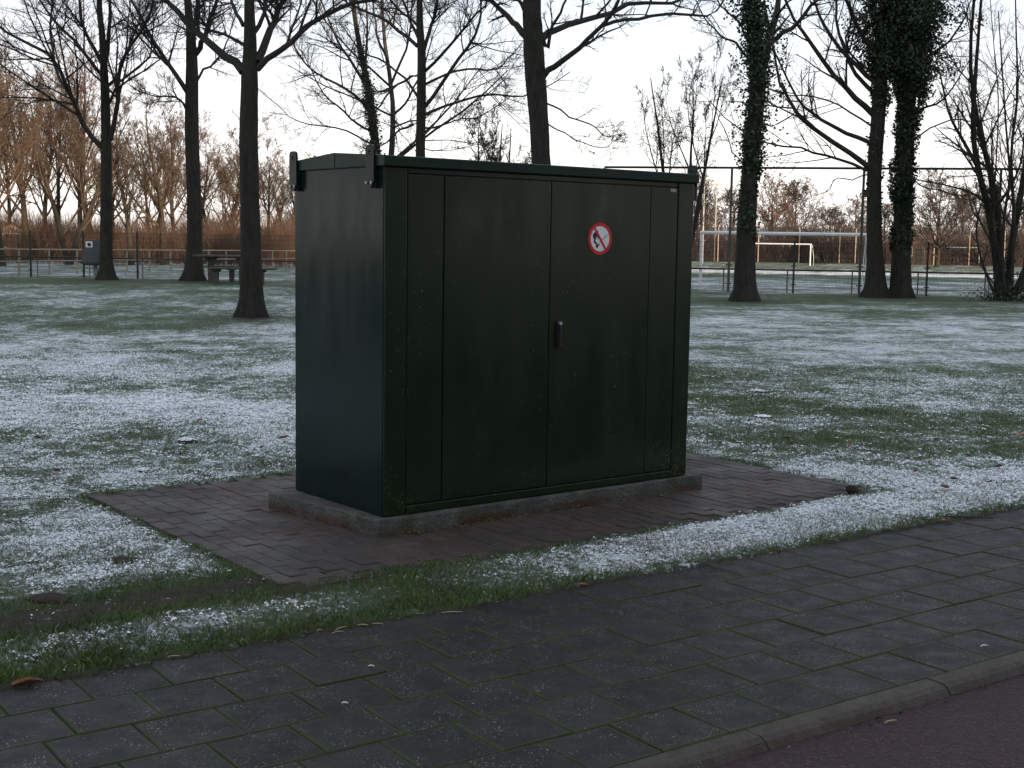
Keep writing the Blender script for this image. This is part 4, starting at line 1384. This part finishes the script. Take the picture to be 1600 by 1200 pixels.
# low spectator rail just behind the mesh fence
rail = empty('spectator_rail', fence_pt(0) + Vector((.15, .9, 0)))
tag(rail, 'low dark top rail on thin posts just inside the mesh fence', 'railing')
bm = bmesh.new(); add_cyl(bm, (0, 0, -.2), (0, 0, .86), .028, seg=8)
rp_me = bm_mesh(bm, 'post'); rp_me.materials.append(M_RAILP)
bm = bmesh.new(); add_cyl(bm, (0, 0, 0), (2.5, 0, 0), .034, seg=8)
rr_me = bm_mesh(bm, 'rail'); rr_me.materials.append(M_FENCE)
for k in range(-15, 12):
    p = fence_pt(k - .08) + Vector((.15, .9, 0)); q = fence_pt(k + .92) + Vector((.15, .9, 0))
    o = link('post', rp_me, None, rail); o.location = p - rail.location
    o = link('rail', rr_me, None, rail); o.location = p - rail.location + Vector((0, 0, .89)); o.rotation_euler = (0, -math.atan2(q.z - p.z, 2.5), f_ang)

# pale rail along the path on the left, running away
ra, rb = np.array([-23.3, 58.4]), np.array([-15.3, 95.5])
rd_ = (rb - ra) / np.linalg.norm(rb - ra)
n_r = int(np.linalg.norm(rb - ra) / 2.5) + 5
pr = empty('pale_rail', (ra[0], ra[1], 0))
tag(pr, 'pale two-bar rail fence with sunlit posts leading into the distance', 'railing')
bm = bmesh.new(); add_box(bm, (-.036, -.036, -.3), (.036, .036, 1.16), .006)
pp_me = bm_mesh(bm, 'post'); pp_me.materials.append(M_RAILW)
for k in range(-3, n_r):
    p = ra + rd_ * 2.5 * k; q = ra + rd_ * 2.5 * (k + 1)
    z0, z1 = float(height(*p)), float(height(*q))
    o = link('post', pp_me, None, pr); o.location = (p[0] - ra[0], p[1] - ra[1], z0)
    o.rotation_euler = (0, 0, math.atan2(rd_[1], rd_[0]))
    for h, r in ((1.20, .036), (.66, .026)):
        a = Vector((p[0] - ra[0], p[1] - ra[1], z0 + h)); b = Vector((q[0] - ra[0], q[1] - ra[1], z1 + h))
        link('rail', cyl_mesh(a, b, r, seg=6), M_RAILW, pr)

# ================================================================== GOALS AND FIELD FURNITURE
M_GOAL = mat('white_goal_paint', (.62, .64, .66), (.72, .74, .76), 3, .5, 0)
M_NET = mat('net_cord', (.10, .10, .10), None, 5, .9, 0)
def goal(pL, pR, hgt, depth, r, label):
    zg = float(height((pL[0] + pR[0]) / 2, (pL[1] + pR[1]) / 2))
    root = empty('football_goal', (pL[0], pL[1], zg))
    tag(root, label, 'goal')
    L_ = Vector((0, 0, 0)); Rr = Vector((pR[0] - pL[0], pR[1] - pL[1], 0))
    up = Vector((0, 0, hgt))
    back = Vector((-Rr.y, Rr.x, 0)).normalized() * depth
    link('goal_post', cyl_mesh(L_ - Vector((0, 0, .2)), L_ + up - Vector((0, 0, r)), r, seg=10), M_GOAL, root)
    link('goal_post', cyl_mesh(Rr - Vector((0, 0, .2)), Rr + up - Vector((0, 0, r)), r, seg=10), M_GOAL, root)
    ex = Rr.normalized() * r
    link('crossbar', cyl_mesh(L_ + up - ex, Rr + up + ex, r * 1.02, seg=10), M_GOAL, root)
    for s in (L_, Rr):
        tb = Tubes()
        tb.add(np.array([[tuple(s + up * .98), tuple(s + up * .96 + back * .45), tuple(s + up * .45 + back * .9), tuple(s + back)]]), np.full((1, 4), r * .4), 6)
        link('net_bracket', tb.mesh('net_bracket'), M_GOAL, root)
    return root
goal((8.54, 60.4), (15.82, 59.3), 2.44, 1.6, .072, 'large white football goal just inside the mesh fence')
def gp(px, y): 
    p = at_y(px, 400, y); return (p.x, p.y)
goal(gp(1166, 146), gp(1266, 143), 2.3, 1.8, .075, 'far white goal seen through the near goal frame')
goal(gp(1442, 170), gp(1530, 166), 2.2, 1.5, .06, 'small pale goal on the far pitch beyond the ivy trees')

M_MAST = mat('pale_steel_mast', (.42, .40, .38), None, 3, .5, 0)
def mast(px, y, h, label):
    x = at_y(px, 380, y).x
    o = empty('floodlight_mast', (x, y, float(height(x, y))))
    tag(o, label, 'mast', 'floodlight masts by the far pitch')
    link('pole', cyl_mesh((0, 0, -.2), (0, 0, h), .10, .06, 8), M_MAST, o)
    link('lamp_head', box_mesh((-.7, -.2, h), (.7, .2, h + .22), .03), M_MAST, o)
mast(1098, 150, 9.3, 'pale floodlight mast on the far side of the near goal')
mast(1117, 168, 9.6, 'thinner pale floodlight mast further off behind the goal')

# ball net across the far end of the pitch
bf = empty('ball_net_fence', (at_y(1085, 380, 164).x, 164, float(height(20, 164))))
tag(bf, 'pale post fence with dark net across the far end of the pitch', 'fence')
M_NETP = mat('pale_net_post', (.36, .29, .22), None, 3, .7, 0)
for px in (1070, 1122, 1185, 1249, 1312, 1337, 1400, 1460, 1515, 1570):
    x = at_y(px, 380, 164).x - bf.location.x
    link('post', cyl_mesh((x, 0, -.2), (x, 0, 4.3), .07, seg=6), M_NETP, bf)
V, Fc = [], []
x0 = at_y(1060, 380, 164).x - bf.location.x; x1 = at_y(1620, 380, 164).x - bf.location.x
for k in range(23): wire((x0, .1, .05 + k * .19), (x1, .1, .05 + k * .19), .022)
for k in range(int((x1 - x0) / .2)): wire((x0 + k * .2, .1, .05), (x0 + k * .2, .1, 4.25), .02)
tag(link('net', np_mesh('net', np.array(V), np.array(Fc)), mat('dark_net', (.03, .022, .022), None, 3, .9), bf), kind='stuff')

# clubhouse with a gable
def gable_house(px, y, wx, dy, eave, ridge, rz, name, label, cat, wall_c, roof_c):
    x = at_y(px, 380, y).x
    o = empty(name, (x, y, float(height(x, y))), rz)
    tag(o, label, cat)
    bm = bmesh.new()
    hw, hd = wx / 2, dy / 2
    f = [bm.verts.new(p) for p in ((-hw, -hd, -.3), (hw, -hd, -.3), (hw, -hd, eave), (0, -hd, ridge), (-hw, -hd, eave))]
    b = [bm.verts.new(p) for p in ((-hw, hd, -.3), (hw, hd, -.3), (hw, hd, eave), (0, hd, ridge), (-hw, hd, eave))]
    bm.faces.new(f); bm.faces.new(b[::-1])
    for i in range(5):
        j = (i + 1) % 5
        if i in (2, 3): continue
        bm.faces.new((f[i], f[j], b[j], b[i]))
    link('wall', bm_mesh(bm, 'wall'), wall_c, o)
    ov = .35
    for s in (-1, 1):
        bm = bmesh.new()
        sl = (ridge - eave) / hw
        a = [(0, ridge + .02), (s * (hw + ov), eave - ov * sl + .02), (s * (hw + ov), eave - ov * sl + .16), (0, ridge + .18)]
        lo = [bm.verts.new((q[0], -hd - ov, q[1])) for q in a]
        hi = [bm.verts.new((q[0], hd + ov, q[1])) for q in a]
        bm.faces.new(lo); bm.faces.new(hi[::-1])
        for i in range(4): bm.faces.new((lo[i], lo[(i + 1) % 4], hi[(i + 1) % 4], hi[i]))
        rf = link('roof', bm_mesh(bm, 'roof'), roof_c, o)
        bm = bmesh.new()
        a2 = [(0, ridge - .12), (s * (hw + ov), eave - ov * sl - .12), (s * (hw + ov), eave - ov * sl + .17), (0, ridge + .19)]
        lo = [bm.verts.new((q[0], -hd - ov - .06, q[1])) for q in a2]
        hi = [bm.verts.new((q[0], -hd - ov - .004, q[1])) for q in a2]
        bm.faces.new(lo); bm.faces.new(hi[::-1])
        for i in range(4): bm.faces.new((lo[i], lo[(i + 1) % 4], hi[(i + 1) % 4], hi[i]))
        link('verge_board', bm_mesh(bm, 'verge'), M_RAILW, rf)
    fr = link('window', box_mesh((-.7, -hd - .05, 1.0), (.7, -hd + .05, 2.2)), M_GOAL, o)
    link('pane', box_mesh((-.6, -hd - .06, 1.1), (.6, -hd - .052, 2.1)), mat('dark_pane', (.02, .025, .03), None, 3, .1), fr)
    link('door', box_mesh((hw * .45, -hd - .04, 0), (hw * .45 + .9, -hd + .02, 2.0)), M_TALL, o)
    return o
gable_house(1427, 172, 5.2, 9, 2.9, 4.9, -.45, 'clubhouse', 'small gabled clubhouse with sunlit verge boards across the fields', 'house', mat('brick_wall_far', (.16, .10, .075), (.22, .14, .10), 2, .9), mat('roof_tiles_far', (.10, .085, .08), (.14, .12, .11), 2, .8))
gable_house(20, 108, 3.4, 3.0, 1.9, 2.7, .3, 'garden_shed', 'pale timber shed half hidden in undergrowth beyond the white rail', 'shed', mat('pale_shed_wall', (.34, .27, .20), (.42, .34, .26), 2, .9), mat('shed_felt', (.06, .055, .05), None, 2, .9))

# ================================================================== LITTER BIN AND PICNIC SET
bp_ = at_y(147, 437, 37.6)
bz_ = float(height(bp_.x, bp_.y))
lb = empty('litter_bin', (bp_.x + .05, bp_.y, bz_), .12)
tag(lb, 'grey litter bin on a post with a white pictogram plate', 'bin')
M_BIN = mat('grey_blue_bin', (.045, .055, .065), (.06, .07, .082), 3, .5, 0)
bm = bmesh.new()
rings = [(.40, .30, .24), (.47, .335, .27), (.80, .31, .25), (.86, .24, .21), (1.09, .20, .17), (1.12, .17, .14)]
prev = None
for z, a, b in rings:
    cur = [bm.verts.new((a * sx, b * sy, z)) for sx, sy in ((-1, -1), (1, -1), (1, 1), (-1, 1))]
    if prev:
        for i in range(4): bm.faces.new((prev[i], prev[(i + 1) % 4], cur[(i + 1) % 4], cur[i]))
    else: bm.faces.new(cur[::-1])
    prev = cur
bm.faces.new(prev)
bmesh.ops.bevel(bm, geom=list(bm.edges), offset=.012, segments=2, affect='EDGES')
link('container', bm_mesh(bm, 'container'), M_BIN, lb)
link('post', box_mesh((-.06, -.05, -.2), (.06, .05, .42), .006), mat('zinc_post', (.22, .22, .24), None, 3, .5), lb)
pl = link('pictogram_plate', box_mesh((-.22, -.215, .90), (-.03, -.195, 1.07), .01), M_WHITE, lb)
bm = bmesh.new(); add_cyl(bm, (-.125, -.219, .985), (-.125, -.2155, .985), .05, seg=16)
link('pictogram', bm_mesh(bm, 'pictogram'), M_INK, pl)

tp = at_y(330, 440, 36.)
tz = float(height(tp.x, tp.y))
pt = empty('picnic_table', (tp.x, tp.y, tz), 0)
tag(pt, 'concrete picnic table with slab top on pillar legs', 'table')
M_CONC = mat('mossy_concrete', (.050, .050, .044), (.085, .082, .070), 6, .9, .4, 30)
scx = 36. / F_PX
def tx(px): return (px - 330) * scx
link('table_top', box_mesh((tx(306), -.36, .715), (tx(388), .36, .765), .008), M_CONC, pt)
for px in (330, 378):
    bm = bmesh.new(); add_box(bm, (tx(px - 4), -.08, -.1), (tx(px + 4), .08, .62), .006)
    bm2 = poly_prism([(tx(px) - .20, .62 + .09), (tx(px) - .08, .60), (tx(px) + .08, .60), (tx(px) + .20, .62 + .09)], -.07, .07)
    bmesh.ops.rotate(bm2, cent=(0, 0, 0), matrix=Matrix.Rotation(math.pi / 2, 3, 'X'), verts=bm2.verts)
    me_ = bpy.data.meshes.new('tmp'); bm2.to_mesh(me_); bm2.free(); bm.from_mesh(me_)
    link('pillar', bm_mesh(bm, 'pillar'), M_CONC, pt)
for k, (x0_, x1_, legs, yy, lab_) in enumerate(((308, 388, (350, 372), 1.0, 0), (338, 440, (349, 418), -.85, 1))):
    bn = empty('picnic_bench', (tp.x, tp.y + yy, float(height(tp.x, tp.y + yy))))
    tag(bn, ('concrete slab bench on the fence side of the picnic table', 'concrete slab bench on the cabinet side of the picnic table')[k], 'bench')
    link('seat', box_mesh((tx(x0_), -.2, .40), (tx(x1_), .2, .45), .008), M_CONC, bn)
    for px in legs:
        bm = bmesh.new(); add_box(bm, (tx(px - 3.4), -.07, -.1), (tx(px + 3.4), .07, .33), .005)
        add_box(bm, (tx(px - 7), -.07, .331), (tx(px + 7), .07, .3985), .012)
        link('leg', bm_mesh(bm, 'leg'), M_CONC, bn)

# ================================================================== SMALL THINGS ON THE GROUND
M_SOIL = mat('dark_soil', (.020, .014, .010), (.045, .030, .020), 18, .95, .8, 60)
def clod(px, py, wd, h, snow, label, group=None):
    p = at_z(px, py, .055)
    rg = random.Random(int(px))
    bm = bmesh.new()
    bmesh.ops.create_icosphere(bm, subdivisions=3, radius=1)
    for v in bm.verts:
        q = v.co.copy()
        k = 1 + .35 * (float(vnoise(np.array(q.x * 2.2 + px), np.array(q.y * 2.2 + q.z * 1.7), 4)) - .5) + rg.uniform(-.05, .05)
        v.co = Vector((q.x * wd * k, q.y * wd * .75 * k, q.z * h * k))
    o = link('soil_mound', bm_mesh(bm, 'mound', True), M_SOIL, None, (p.x, p.y, float(height(p.x, p.y)) - h * .15))
    tag(o, label, 'soil', group)
    if snow:
        n = 160
        V, Fc = [], []
        for i in range(n):
            a = rg.uniform(0, 6.28); r = math.sqrt(rg.random()) * wd * .8; s = rg.uniform(.006, .015)
            z = h * math.sqrt(max(.05, 1 - (r / wd) ** 2)) * .95
            b0 = len(V)
            for q in range(4):
                an = q * 1.57 + a; V.append((math.cos(a) * r + math.cos(an) * s, math.sin(a) * r * .75 + math.sin(an) * s, z))
            V.append((math.cos(a) * r, math.sin(a) * r * .75, z + .005))
            for q in range(4): Fc.append((b0 + q, b0 + (q + 1) % 4, b0 + 4))
        link('snow_cap', np_mesh('snow_cap', np.array(V), np.array(Fc)), M_SNOW, o)
    return o
M_SNOW = mat('snow', (.70, .72, .75), (.78, .80, .83), 30, .7, 0, spec=.2)
clod(292, 690, .085, .05, True, 'snow-capped molehill on the lawn left of the cabinet')
clod(224, 738, .05, .035, True, 'small dark soil clod in snow behind the brick pad')
clod(190, 876, .085, .02, False, 'flat dark scrape of soil in the snowy grass')
clod(78, 936, .10, .03, False, 'brown bare soil mound at the edge of the snow')
clod(1185, 610, .13, .03, True, 'low snowy hump on the lawn right of the cabinet')
clod(1192, 652, .10, .03, True, 'low snowy hump nearer the brick pad on the right')

M_LEAF = [mat('fallen_leaf_a', (.11, .040, .018), (.16, .07, .03), 12, .7), mat('fallen_leaf_b', (.07, .03, .018), (.10, .05, .03), 12, .7), mat('fallen_leaf_c', (.30, .15, .07), (.36, .20, .10), 12, .7)]
def leaf_obj(px, py, size, m, label, group=None, z=.06, rz=None, up=.012):
    p = at_z(px, py, z)
    rg = random.Random(int(px * 7 + py))
    N = 9
    V = []
    for i in range(N):
        a = 2 * math.pi * i / N
        r = size * (1 + .25 * math.cos(2 * a) + rg.uniform(-.12, .12))
        V.append((math.cos(a) * r, math.sin(a) * r * .6, abs(math.sin(a)) * size * .35 + rg.uniform(0, .2) * size))
    V.append((0, 0, 0)); V.append((0, 0, -.0015))
    Fc = [(i, (i + 1) % N, N) for i in range(N)] + [((i + 1) % N, i, N + 1) for i in range(N)]
    me = bpy.data.meshes.new('fallen_leaf'); me.from_pydata(V, [], Fc)
    o = link('fallen_leaf', me, m, None, (p.x, p.y, p.z + up))
    o.rotation_euler = (rg.uniform(-.25, .25), rg.uniform(-.25, .25), rg.uniform(0, 6.3) if rz is None else rz)
    return tag(o, label, 'leaf', group)
GL = 'brown leaves scattered on the snowy lawn'
for px, py, s in ((312, 662, .035), (443, 690, .04), (350, 652, .03), (410, 705, .03), (1328, 700, .05), (1462, 692, .03), (1372, 660, .03), (1552, 672, .03), (1420, 640, .03), (1512, 718, .03), (1432, 742, .035), (1475, 768, .035), (1490, 755, .03), (1545, 760, .03), (1180, 712, .03), (60, 690, .03), (88, 742, .03), (505, 905, .02), (1230, 690, .03), (1560, 735, .03)):
    leaf_obj(px, py, s, M_LEAF[0 if s > .03 else 1], 'small curled brown leaf lying in the snowy grass', GL, up=.028)
leaf_obj(42, 1072, .05, M_LEAF[0], 'large reddish brown leaf on the edge of the dark tiles', None, .0, .4, .008)
leaf_obj(1478, 818, .035, M_LEAF[2], 'pale orange leaf beside the stick on the tiles', None, .0, .3, .008)
leaf_obj(1596, 686, .04, M_LEAF[2], 'orange leaf on the green part of the lawn', None, .06, .3, .03)
leaf_obj(911, 917, .02, M_LEAF[2], 'tiny tan leaf at the grass edge of the footpath', None, .0, .3, .01)

M_STRAW = mat('dry_straw', (.36, .26, .16), (.48, .37, .24), 20, .8)
def straw(px, py, L_, rz, label, r=.004, m=M_STRAW, z=.004, name='dry_stem', cat='stem', bend=.03, group=None):
    p = at_z(px, py, 0)
    tb = Tubes()
    q = np.array([[-L_ / 2, 0, .001], [-L_ / 6, L_ * bend * .5, .004], [L_ / 6, L_ * bend * .4, .003], [L_ / 2, 0, .001]])
    tb.add(q[None], np.array([[r * .7, r, r, r * .5]]), 5)
    o = link(name, tb.mesh(name), m, None, (p.x, p.y, z + r))
    o.rotation_euler = (0, 0, rz)
    return tag(o, label, cat, group)
GS = 'dry stems along the grass edge of the footpath'
for px, py, L_, rz in ((533, 984, .075, .9), (528, 990, .06, .6), (567, 979, .05, .0), (590, 977, .05, .2), (499, 987, .03, .8), (475, 989, .03, .2), (272, 1028, .05, .3), (706, 959, .10, .25)):
    straw(px, py, L_, rz, 'short pale dry stem lying along the grass edge of the footpath', r=.0019, group=GS)
M_STICK = mat('wet_stick', (.030, .024, .018), (.05, .04, .03), 14, .8)
straw(1500, 812, .42, .05, 'thin dark stick lying where grass meets the tiles', .008, M_STICK, name='stick', cat='stick', bend=.05)
straw(1392, 1116, .06, .5, 'pale splinter lying beside the kerb', .0025, z=-.03)
M_FEATHER = mat('white_chip', (.62, .60, .55), None, 20, .7)
for px, py, rz in ((1538, 1012, .3), (580, 1044, .1), (539, 1102, .1)):
    straw(px, py, (.036 if px > 1000 else .026), rz, 'small white flake lying on a dark tile', .0032, M_FEATHER, name='white_flake', cat='flake', bend=.15, group='white flakes on the tiles')
# fir cone lying on the corner of the pad
p = at_z(1331, 769, .07)
bm = bmesh.new()
rg_ = random.Random(2)
bmesh.ops.create_icosphere(bm, subdivisions=2, radius=.032)
for v in bm.verts: v.co *= 1 + rg_.uniform(-.18, .22); v.co.x *= 1.35
tag(link('dark_lump', bm_mesh(bm, 'lump'), M_SOIL, None, (p.x, p.y, .085)), 'dark round lump lying on the bricks near the pad corner', 'lump')

# ================================================================== GRASS AND SNOW GEOMETRY
rg = np.random.default_rng(101)
def lawn_samples(n, d0, d1):
    a = rg.uniform(R(-25.5), R(25.5), n)
    d = np.exp(rg.uniform(math.log(d0), math.log(d1), n))
    x, y = np.sin(a) * d, np.cos(a) * d
    s, t = path_st(x, y)
    u, v = pad_uv(x, y)
    wob = .10 * (fbm(x * 6, y * 6, 55) - .5)
    infront = (v < .35) & (u < 3.2)
    # turf creeps over the front edge of the pad here and there
    creep = .42 * np.clip(fbm(x * 2.2, y * 2.2, 66) - .42, 0, 1)
    pad_in = (u > .0 + wob) & (u < PADW + wob) & (v > np.where(infront, .0 + creep, wob)) & (v < PADD + wob)
    ok = (t > 1.812 + wob * .5) & ~pad_in & (d > 4.3)
    return x[ok], y[ok], t[ok], d[ok], pad_in[ok]

x, y, t, d, _ = lawn_samples(400000, 4.4, 19)
cov, bare = coverage(x, y), bareness(x, y)
fine_n = vnoise(x * 17, y * 17, 91) * .6 + vnoise(x * 41, y * 41, 92) * .4
tuft = fbm(x * 3.3, y * 3.3, 93)
keep = (rg.random(len(x)) > bare * .85) & (rg.random(len(x)) > cov * .35) & (rg.random(len(x)) < .35 + 1.1 * tuft)
x, y, t, d, cov, tuft = x[keep], y[keep], t[keep], d[keep], cov[keep], tuft[keep]
n = len(x)
z = height(x, y)
edge = np.exp(-((t - 1.85) / .12) ** 2) + .6 * np.exp(-((t - 2.1) / .25) ** 2)
h = (.011 + .017 * rg.random(n)) * (.5 + .9 * tuft) * (1 + .55 * edge)
wdt = (.0015 + .0011 * rg.random(n)) * np.clip(d / 6, 1, 2.4)
az = rg.uniform(0, 2 * np.pi, n)
bx, by = np.cos(az) * wdt, np.sin(az) * wdt
la = rg.uniform(0, 2 * np.pi, n); lean = h * rg.uniform(.1, .9, n)
lx, ly = np.cos(la) * lean, np.sin(la) * lean
V = np.stack([np.stack([x - bx, y - by, z - .004], -1), np.stack([x + bx, y + by, z - .004], -1),
              np.stack([x + lx * .4 + bx * .7, y + ly * .4 + by * .7, z + h * .6], -1), np.stack([x + lx, y + ly, z + h * .92], -1)], 1).reshape(-1, 3)
i = np.arange(n)[:, None] * 4
Fc = np.concatenate([i + np.array([[0, 1, 2]]), i + np.array([[0, 2, 3]])])
M_GRASS = mat('grass_blade', (.034, .070, .012), (.085, .140, .028), 3.5, .6, 0, spec=.25, coords='Object')
mixin(M_GRASS, (.12, .100, .050), mathn(M_GRASS, 'MULTIPLY', mrange(M_GRASS, nnode(M_GRASS, 55, 3, .6), .54, .64), .75))
mixin(M_GRASS, (.060, .055, .022), mathn(M_GRASS, 'MULTIPLY', mrange(M_GRASS, nnode(M_GRASS, 4.5, 4, .6), .5, .66), .6))
gme = np_mesh('grass', V, Fc)
fr = np.clip(cov * 1.25 - .25 + .28 * rg.normal(0, 1, n), 0, 1)
ga = gme.attributes.new('frost', 'FLOAT', 'POINT')
ga.data.foreach_set('value', (fr[:, None] * np.array([[0., 0., .9, 1.]])).ravel().astype(np.float32))
ng, lg = nodes_of(M_GRASS)
gat = ng.new('ShaderNodeAttribute'); gat.attribute_name = 'frost'
mixin(M_GRASS, (.62, .66, .68), mathn(M_GRASS, 'MULTIPLY', gat.outputs['Fac'], .75))
o = tag(link('grass', gme, M_GRASS), 'short green grass blades of the lawn', None, None, 'stuff')

# snow lying in small clumps on the blades
x, y, t, d, _ = lawn_samples(760000, 4.4, 21)
cov = coverage(x, y)
fn = vnoise(x * 13, y * 13, 94) * .5 + vnoise(x * 31, y * 31, 95) * .3 + vnoise(x * 5, y * 5, 96) * .2
keep = (fn + .13 * rg.normal(0, 1, len(x)) < cov * .85 - .10) & (rg.random(len(x)) < np.clip((22 - d) / 10, 0, 1))
x, y, t, d, cov = x[keep], y[keep], t[keep], d[keep], cov[keep]
m_ = min(len(x), 250000)
sel = rg.permutation(len(x))[:m_]
x, y, d, cov = x[sel], y[sel], d[sel], cov[sel]
n = len(x)
z = height(x, y) + .006 + .016 * rg.random(n)
r = (.0034 + .0070 * rg.random(n) ** 2.2) * np.clip(d / 8, .9, 2.0) * (1 + .4 * sstep(.75, 1., cov))
hh = r * rg.uniform(.12, .4, n)
K = 4
an = rg.uniform(0, 6.28, n)[:, None] + np.arange(K)[None] * 2 * np.pi / K
rk = r[:, None] * rg.uniform(.55, 1.3, (n, K))
base = np.stack([x[:, None] + np.cos(an) * rk, y[:, None] + np.sin(an) * rk, np.broadcast_to(z[:, None], (n, K)) + rg.normal(0, .002, (n, K))], -1)
top = np.stack([x + rg.normal(0, .15, n) * r, y + rg.normal(0, .15, n) * r, z + hh], -1)[:, None]
V = np.concatenate([base, top], 1).reshape(-1, 3)
i = np.arange(n)[:, None, None] * (K + 1)
k = np.arange(K)
Fc = (i + np.stack([k, (k + 1) % K, np.full(K, K)], -1)[None]).reshape(-1, 3)
tag(link('snow_cover', np_mesh('snow_cover', V, Fc, True), M_SNOW), 'thin patchy snow lying on the grass', None, None, 'stuff')

# moss and weeds along the plinth
x = rg.uniform(-.06, 2.5, 900); y = rg.normal(-.045, .012, 900)
ok = rg.random(900) < np.clip(fbm(x * 5, y * 2, 12) * 2.2 - .9, 0, 1) ** 1.2
x, y = x[ok], y[ok]; n = len(x)
wx = CAB_A[0] + cu[0] * x + cv[0] * y; wy = CAB_A[1] + cu[1] * x + cv[1] * y
P = np.stack([wx, wy, .060 + rg.random(n) * .02], -1)
tag(link('moss', leaf_mesh(P, .016, rg, 'moss'), mat('moss_green', (.06, .075, .02), (.10, .11, .04), 9, .8)), 'tufts of moss along the foot of the concrete plinth', None, None, 'stuff')

# ================================================================== ACROSS THE STREET (behind the viewer): unseen flats added to shade the foreground
M_FLAT = mat('brown_brick_flats', (.10, .065, .05), (.14, .09, .07), 3, .9, 0)
M_GLASS = mat('flat_window_glass', (.02, .025, .03), None, 3, .08, 0, spec=.6)
def flats(x, y, L_, D_, H_, label):
    o = empty('shading_block', (x, y, -.2))
    tag(o, label, 'building')
    link('wall', box_mesh((-L_ / 2, -D_ / 2, -.5), (L_ / 2, D_ / 2, H_), .02), M_FLAT, o)
    link('roof', box_mesh((-L_ / 2 - .3, -D_ / 2 - .3, H_ + .01), (L_ / 2 + .3, D_ / 2 + .3, H_ + .45), .02), M_TALL, o)
    wme = box_mesh((-1.1, 0, 0), (1.1, .08, 1.5)); wme.materials.append(M_GOAL)
    pme = box_mesh((-1.0, .081, .1), (1.0, .09, 1.4)); pme.materials.append(M_GLASS)
    for f in range(int(H_ / 2.9)):
        for k in range(int(L_ / 6)):
            wd = link('window', wme, None, o)
            wd.location = (-L_ / 2 + 3 + k * 6, D_ / 2 - .03, .9 + f * 2.9)
            link('pane', pme, None, wd)
    link('door', box_mesh((-1, D_ / 2 + .001, -.1), (1, D_ / 2 + .06, 2.3)), M_TALL, o)
flats(38, -42, 56, 12, 34.5, 'unseen long brown brick block added to shade the foreground')
flats(95, -42, 57, 12, 34.5, 'unseen further brown brick block added to shade the foreground')

# unseen trees added on both sides of the view to darken the cabinet's reflections
rr3 = random.Random(17)
for k in range(16):
    az = R(-31 - k * 5.2); dd = rr3.uniform(48, 80)
    plant_tree('added_park_tree', 'unseen bare tree added to the park wood to darken reflections', 'tree', V_BG[k % 4], (M_TWIG_W, M_TWIG_W), 0, 0, math.cos(az) * dd, (1.1, 1.05), rr3.uniform(0, 6), 'unseen bare trees added to the park wood', x=math.sin(az) * dd)
for k in range(14):
    plant_tree('added_street_tree', 'unseen bare tree added along the street to darken reflections', 'tree', V_BG[(k + 1) % 4], (M_TWIG_W, M_TWIG_W), 0, 0, -14 + (k % 7) * 6 + rr3.uniform(-2, 2), (1.15, 1.0), rr3.uniform(0, 6), 'unseen bare trees added along the street', x=40 + (k // 7) * 9 + rr3.uniform(-3, 3))


# crumbs of leaf and grit gathered along the kerb and the grass edge
rgd = np.random.default_rng(55)
sv = np.concatenate([rgd.uniform(-1, 4.5, 260), rgd.uniform(-2.6, 4.8, 420)])
tv = np.concatenate([-.130 - np.abs(rgd.normal(0, .022, 260)), 1.80 - np.abs(rgd.normal(0, .028, 420)) + .02])
zv = np.concatenate([np.full(260, -.033), np.full(420, .003)])
clu = fbm(sv * 2.2 + 30, tv * 3 + 9, 8, 3)
ok = rgd.random(len(sv)) < np.clip(clu * 3 - 1.0, .05, 1)
pp_ = PO[None] + PU[None] * sv[ok, None] + PV[None] * tv[ok, None]
tag(link('leaf_crumbs', leaf_mesh(np.column_stack([pp_, zv[ok] + rgd.random(ok.sum()) * .006]), .014, rgd, 'crumbs'), mat('leaf_crumbs', (.045, .028, .018), (.12, .085, .05), 25, .9)), 'brown leaf crumbs gathered along kerb and grass edge', None, None, 'stuff')
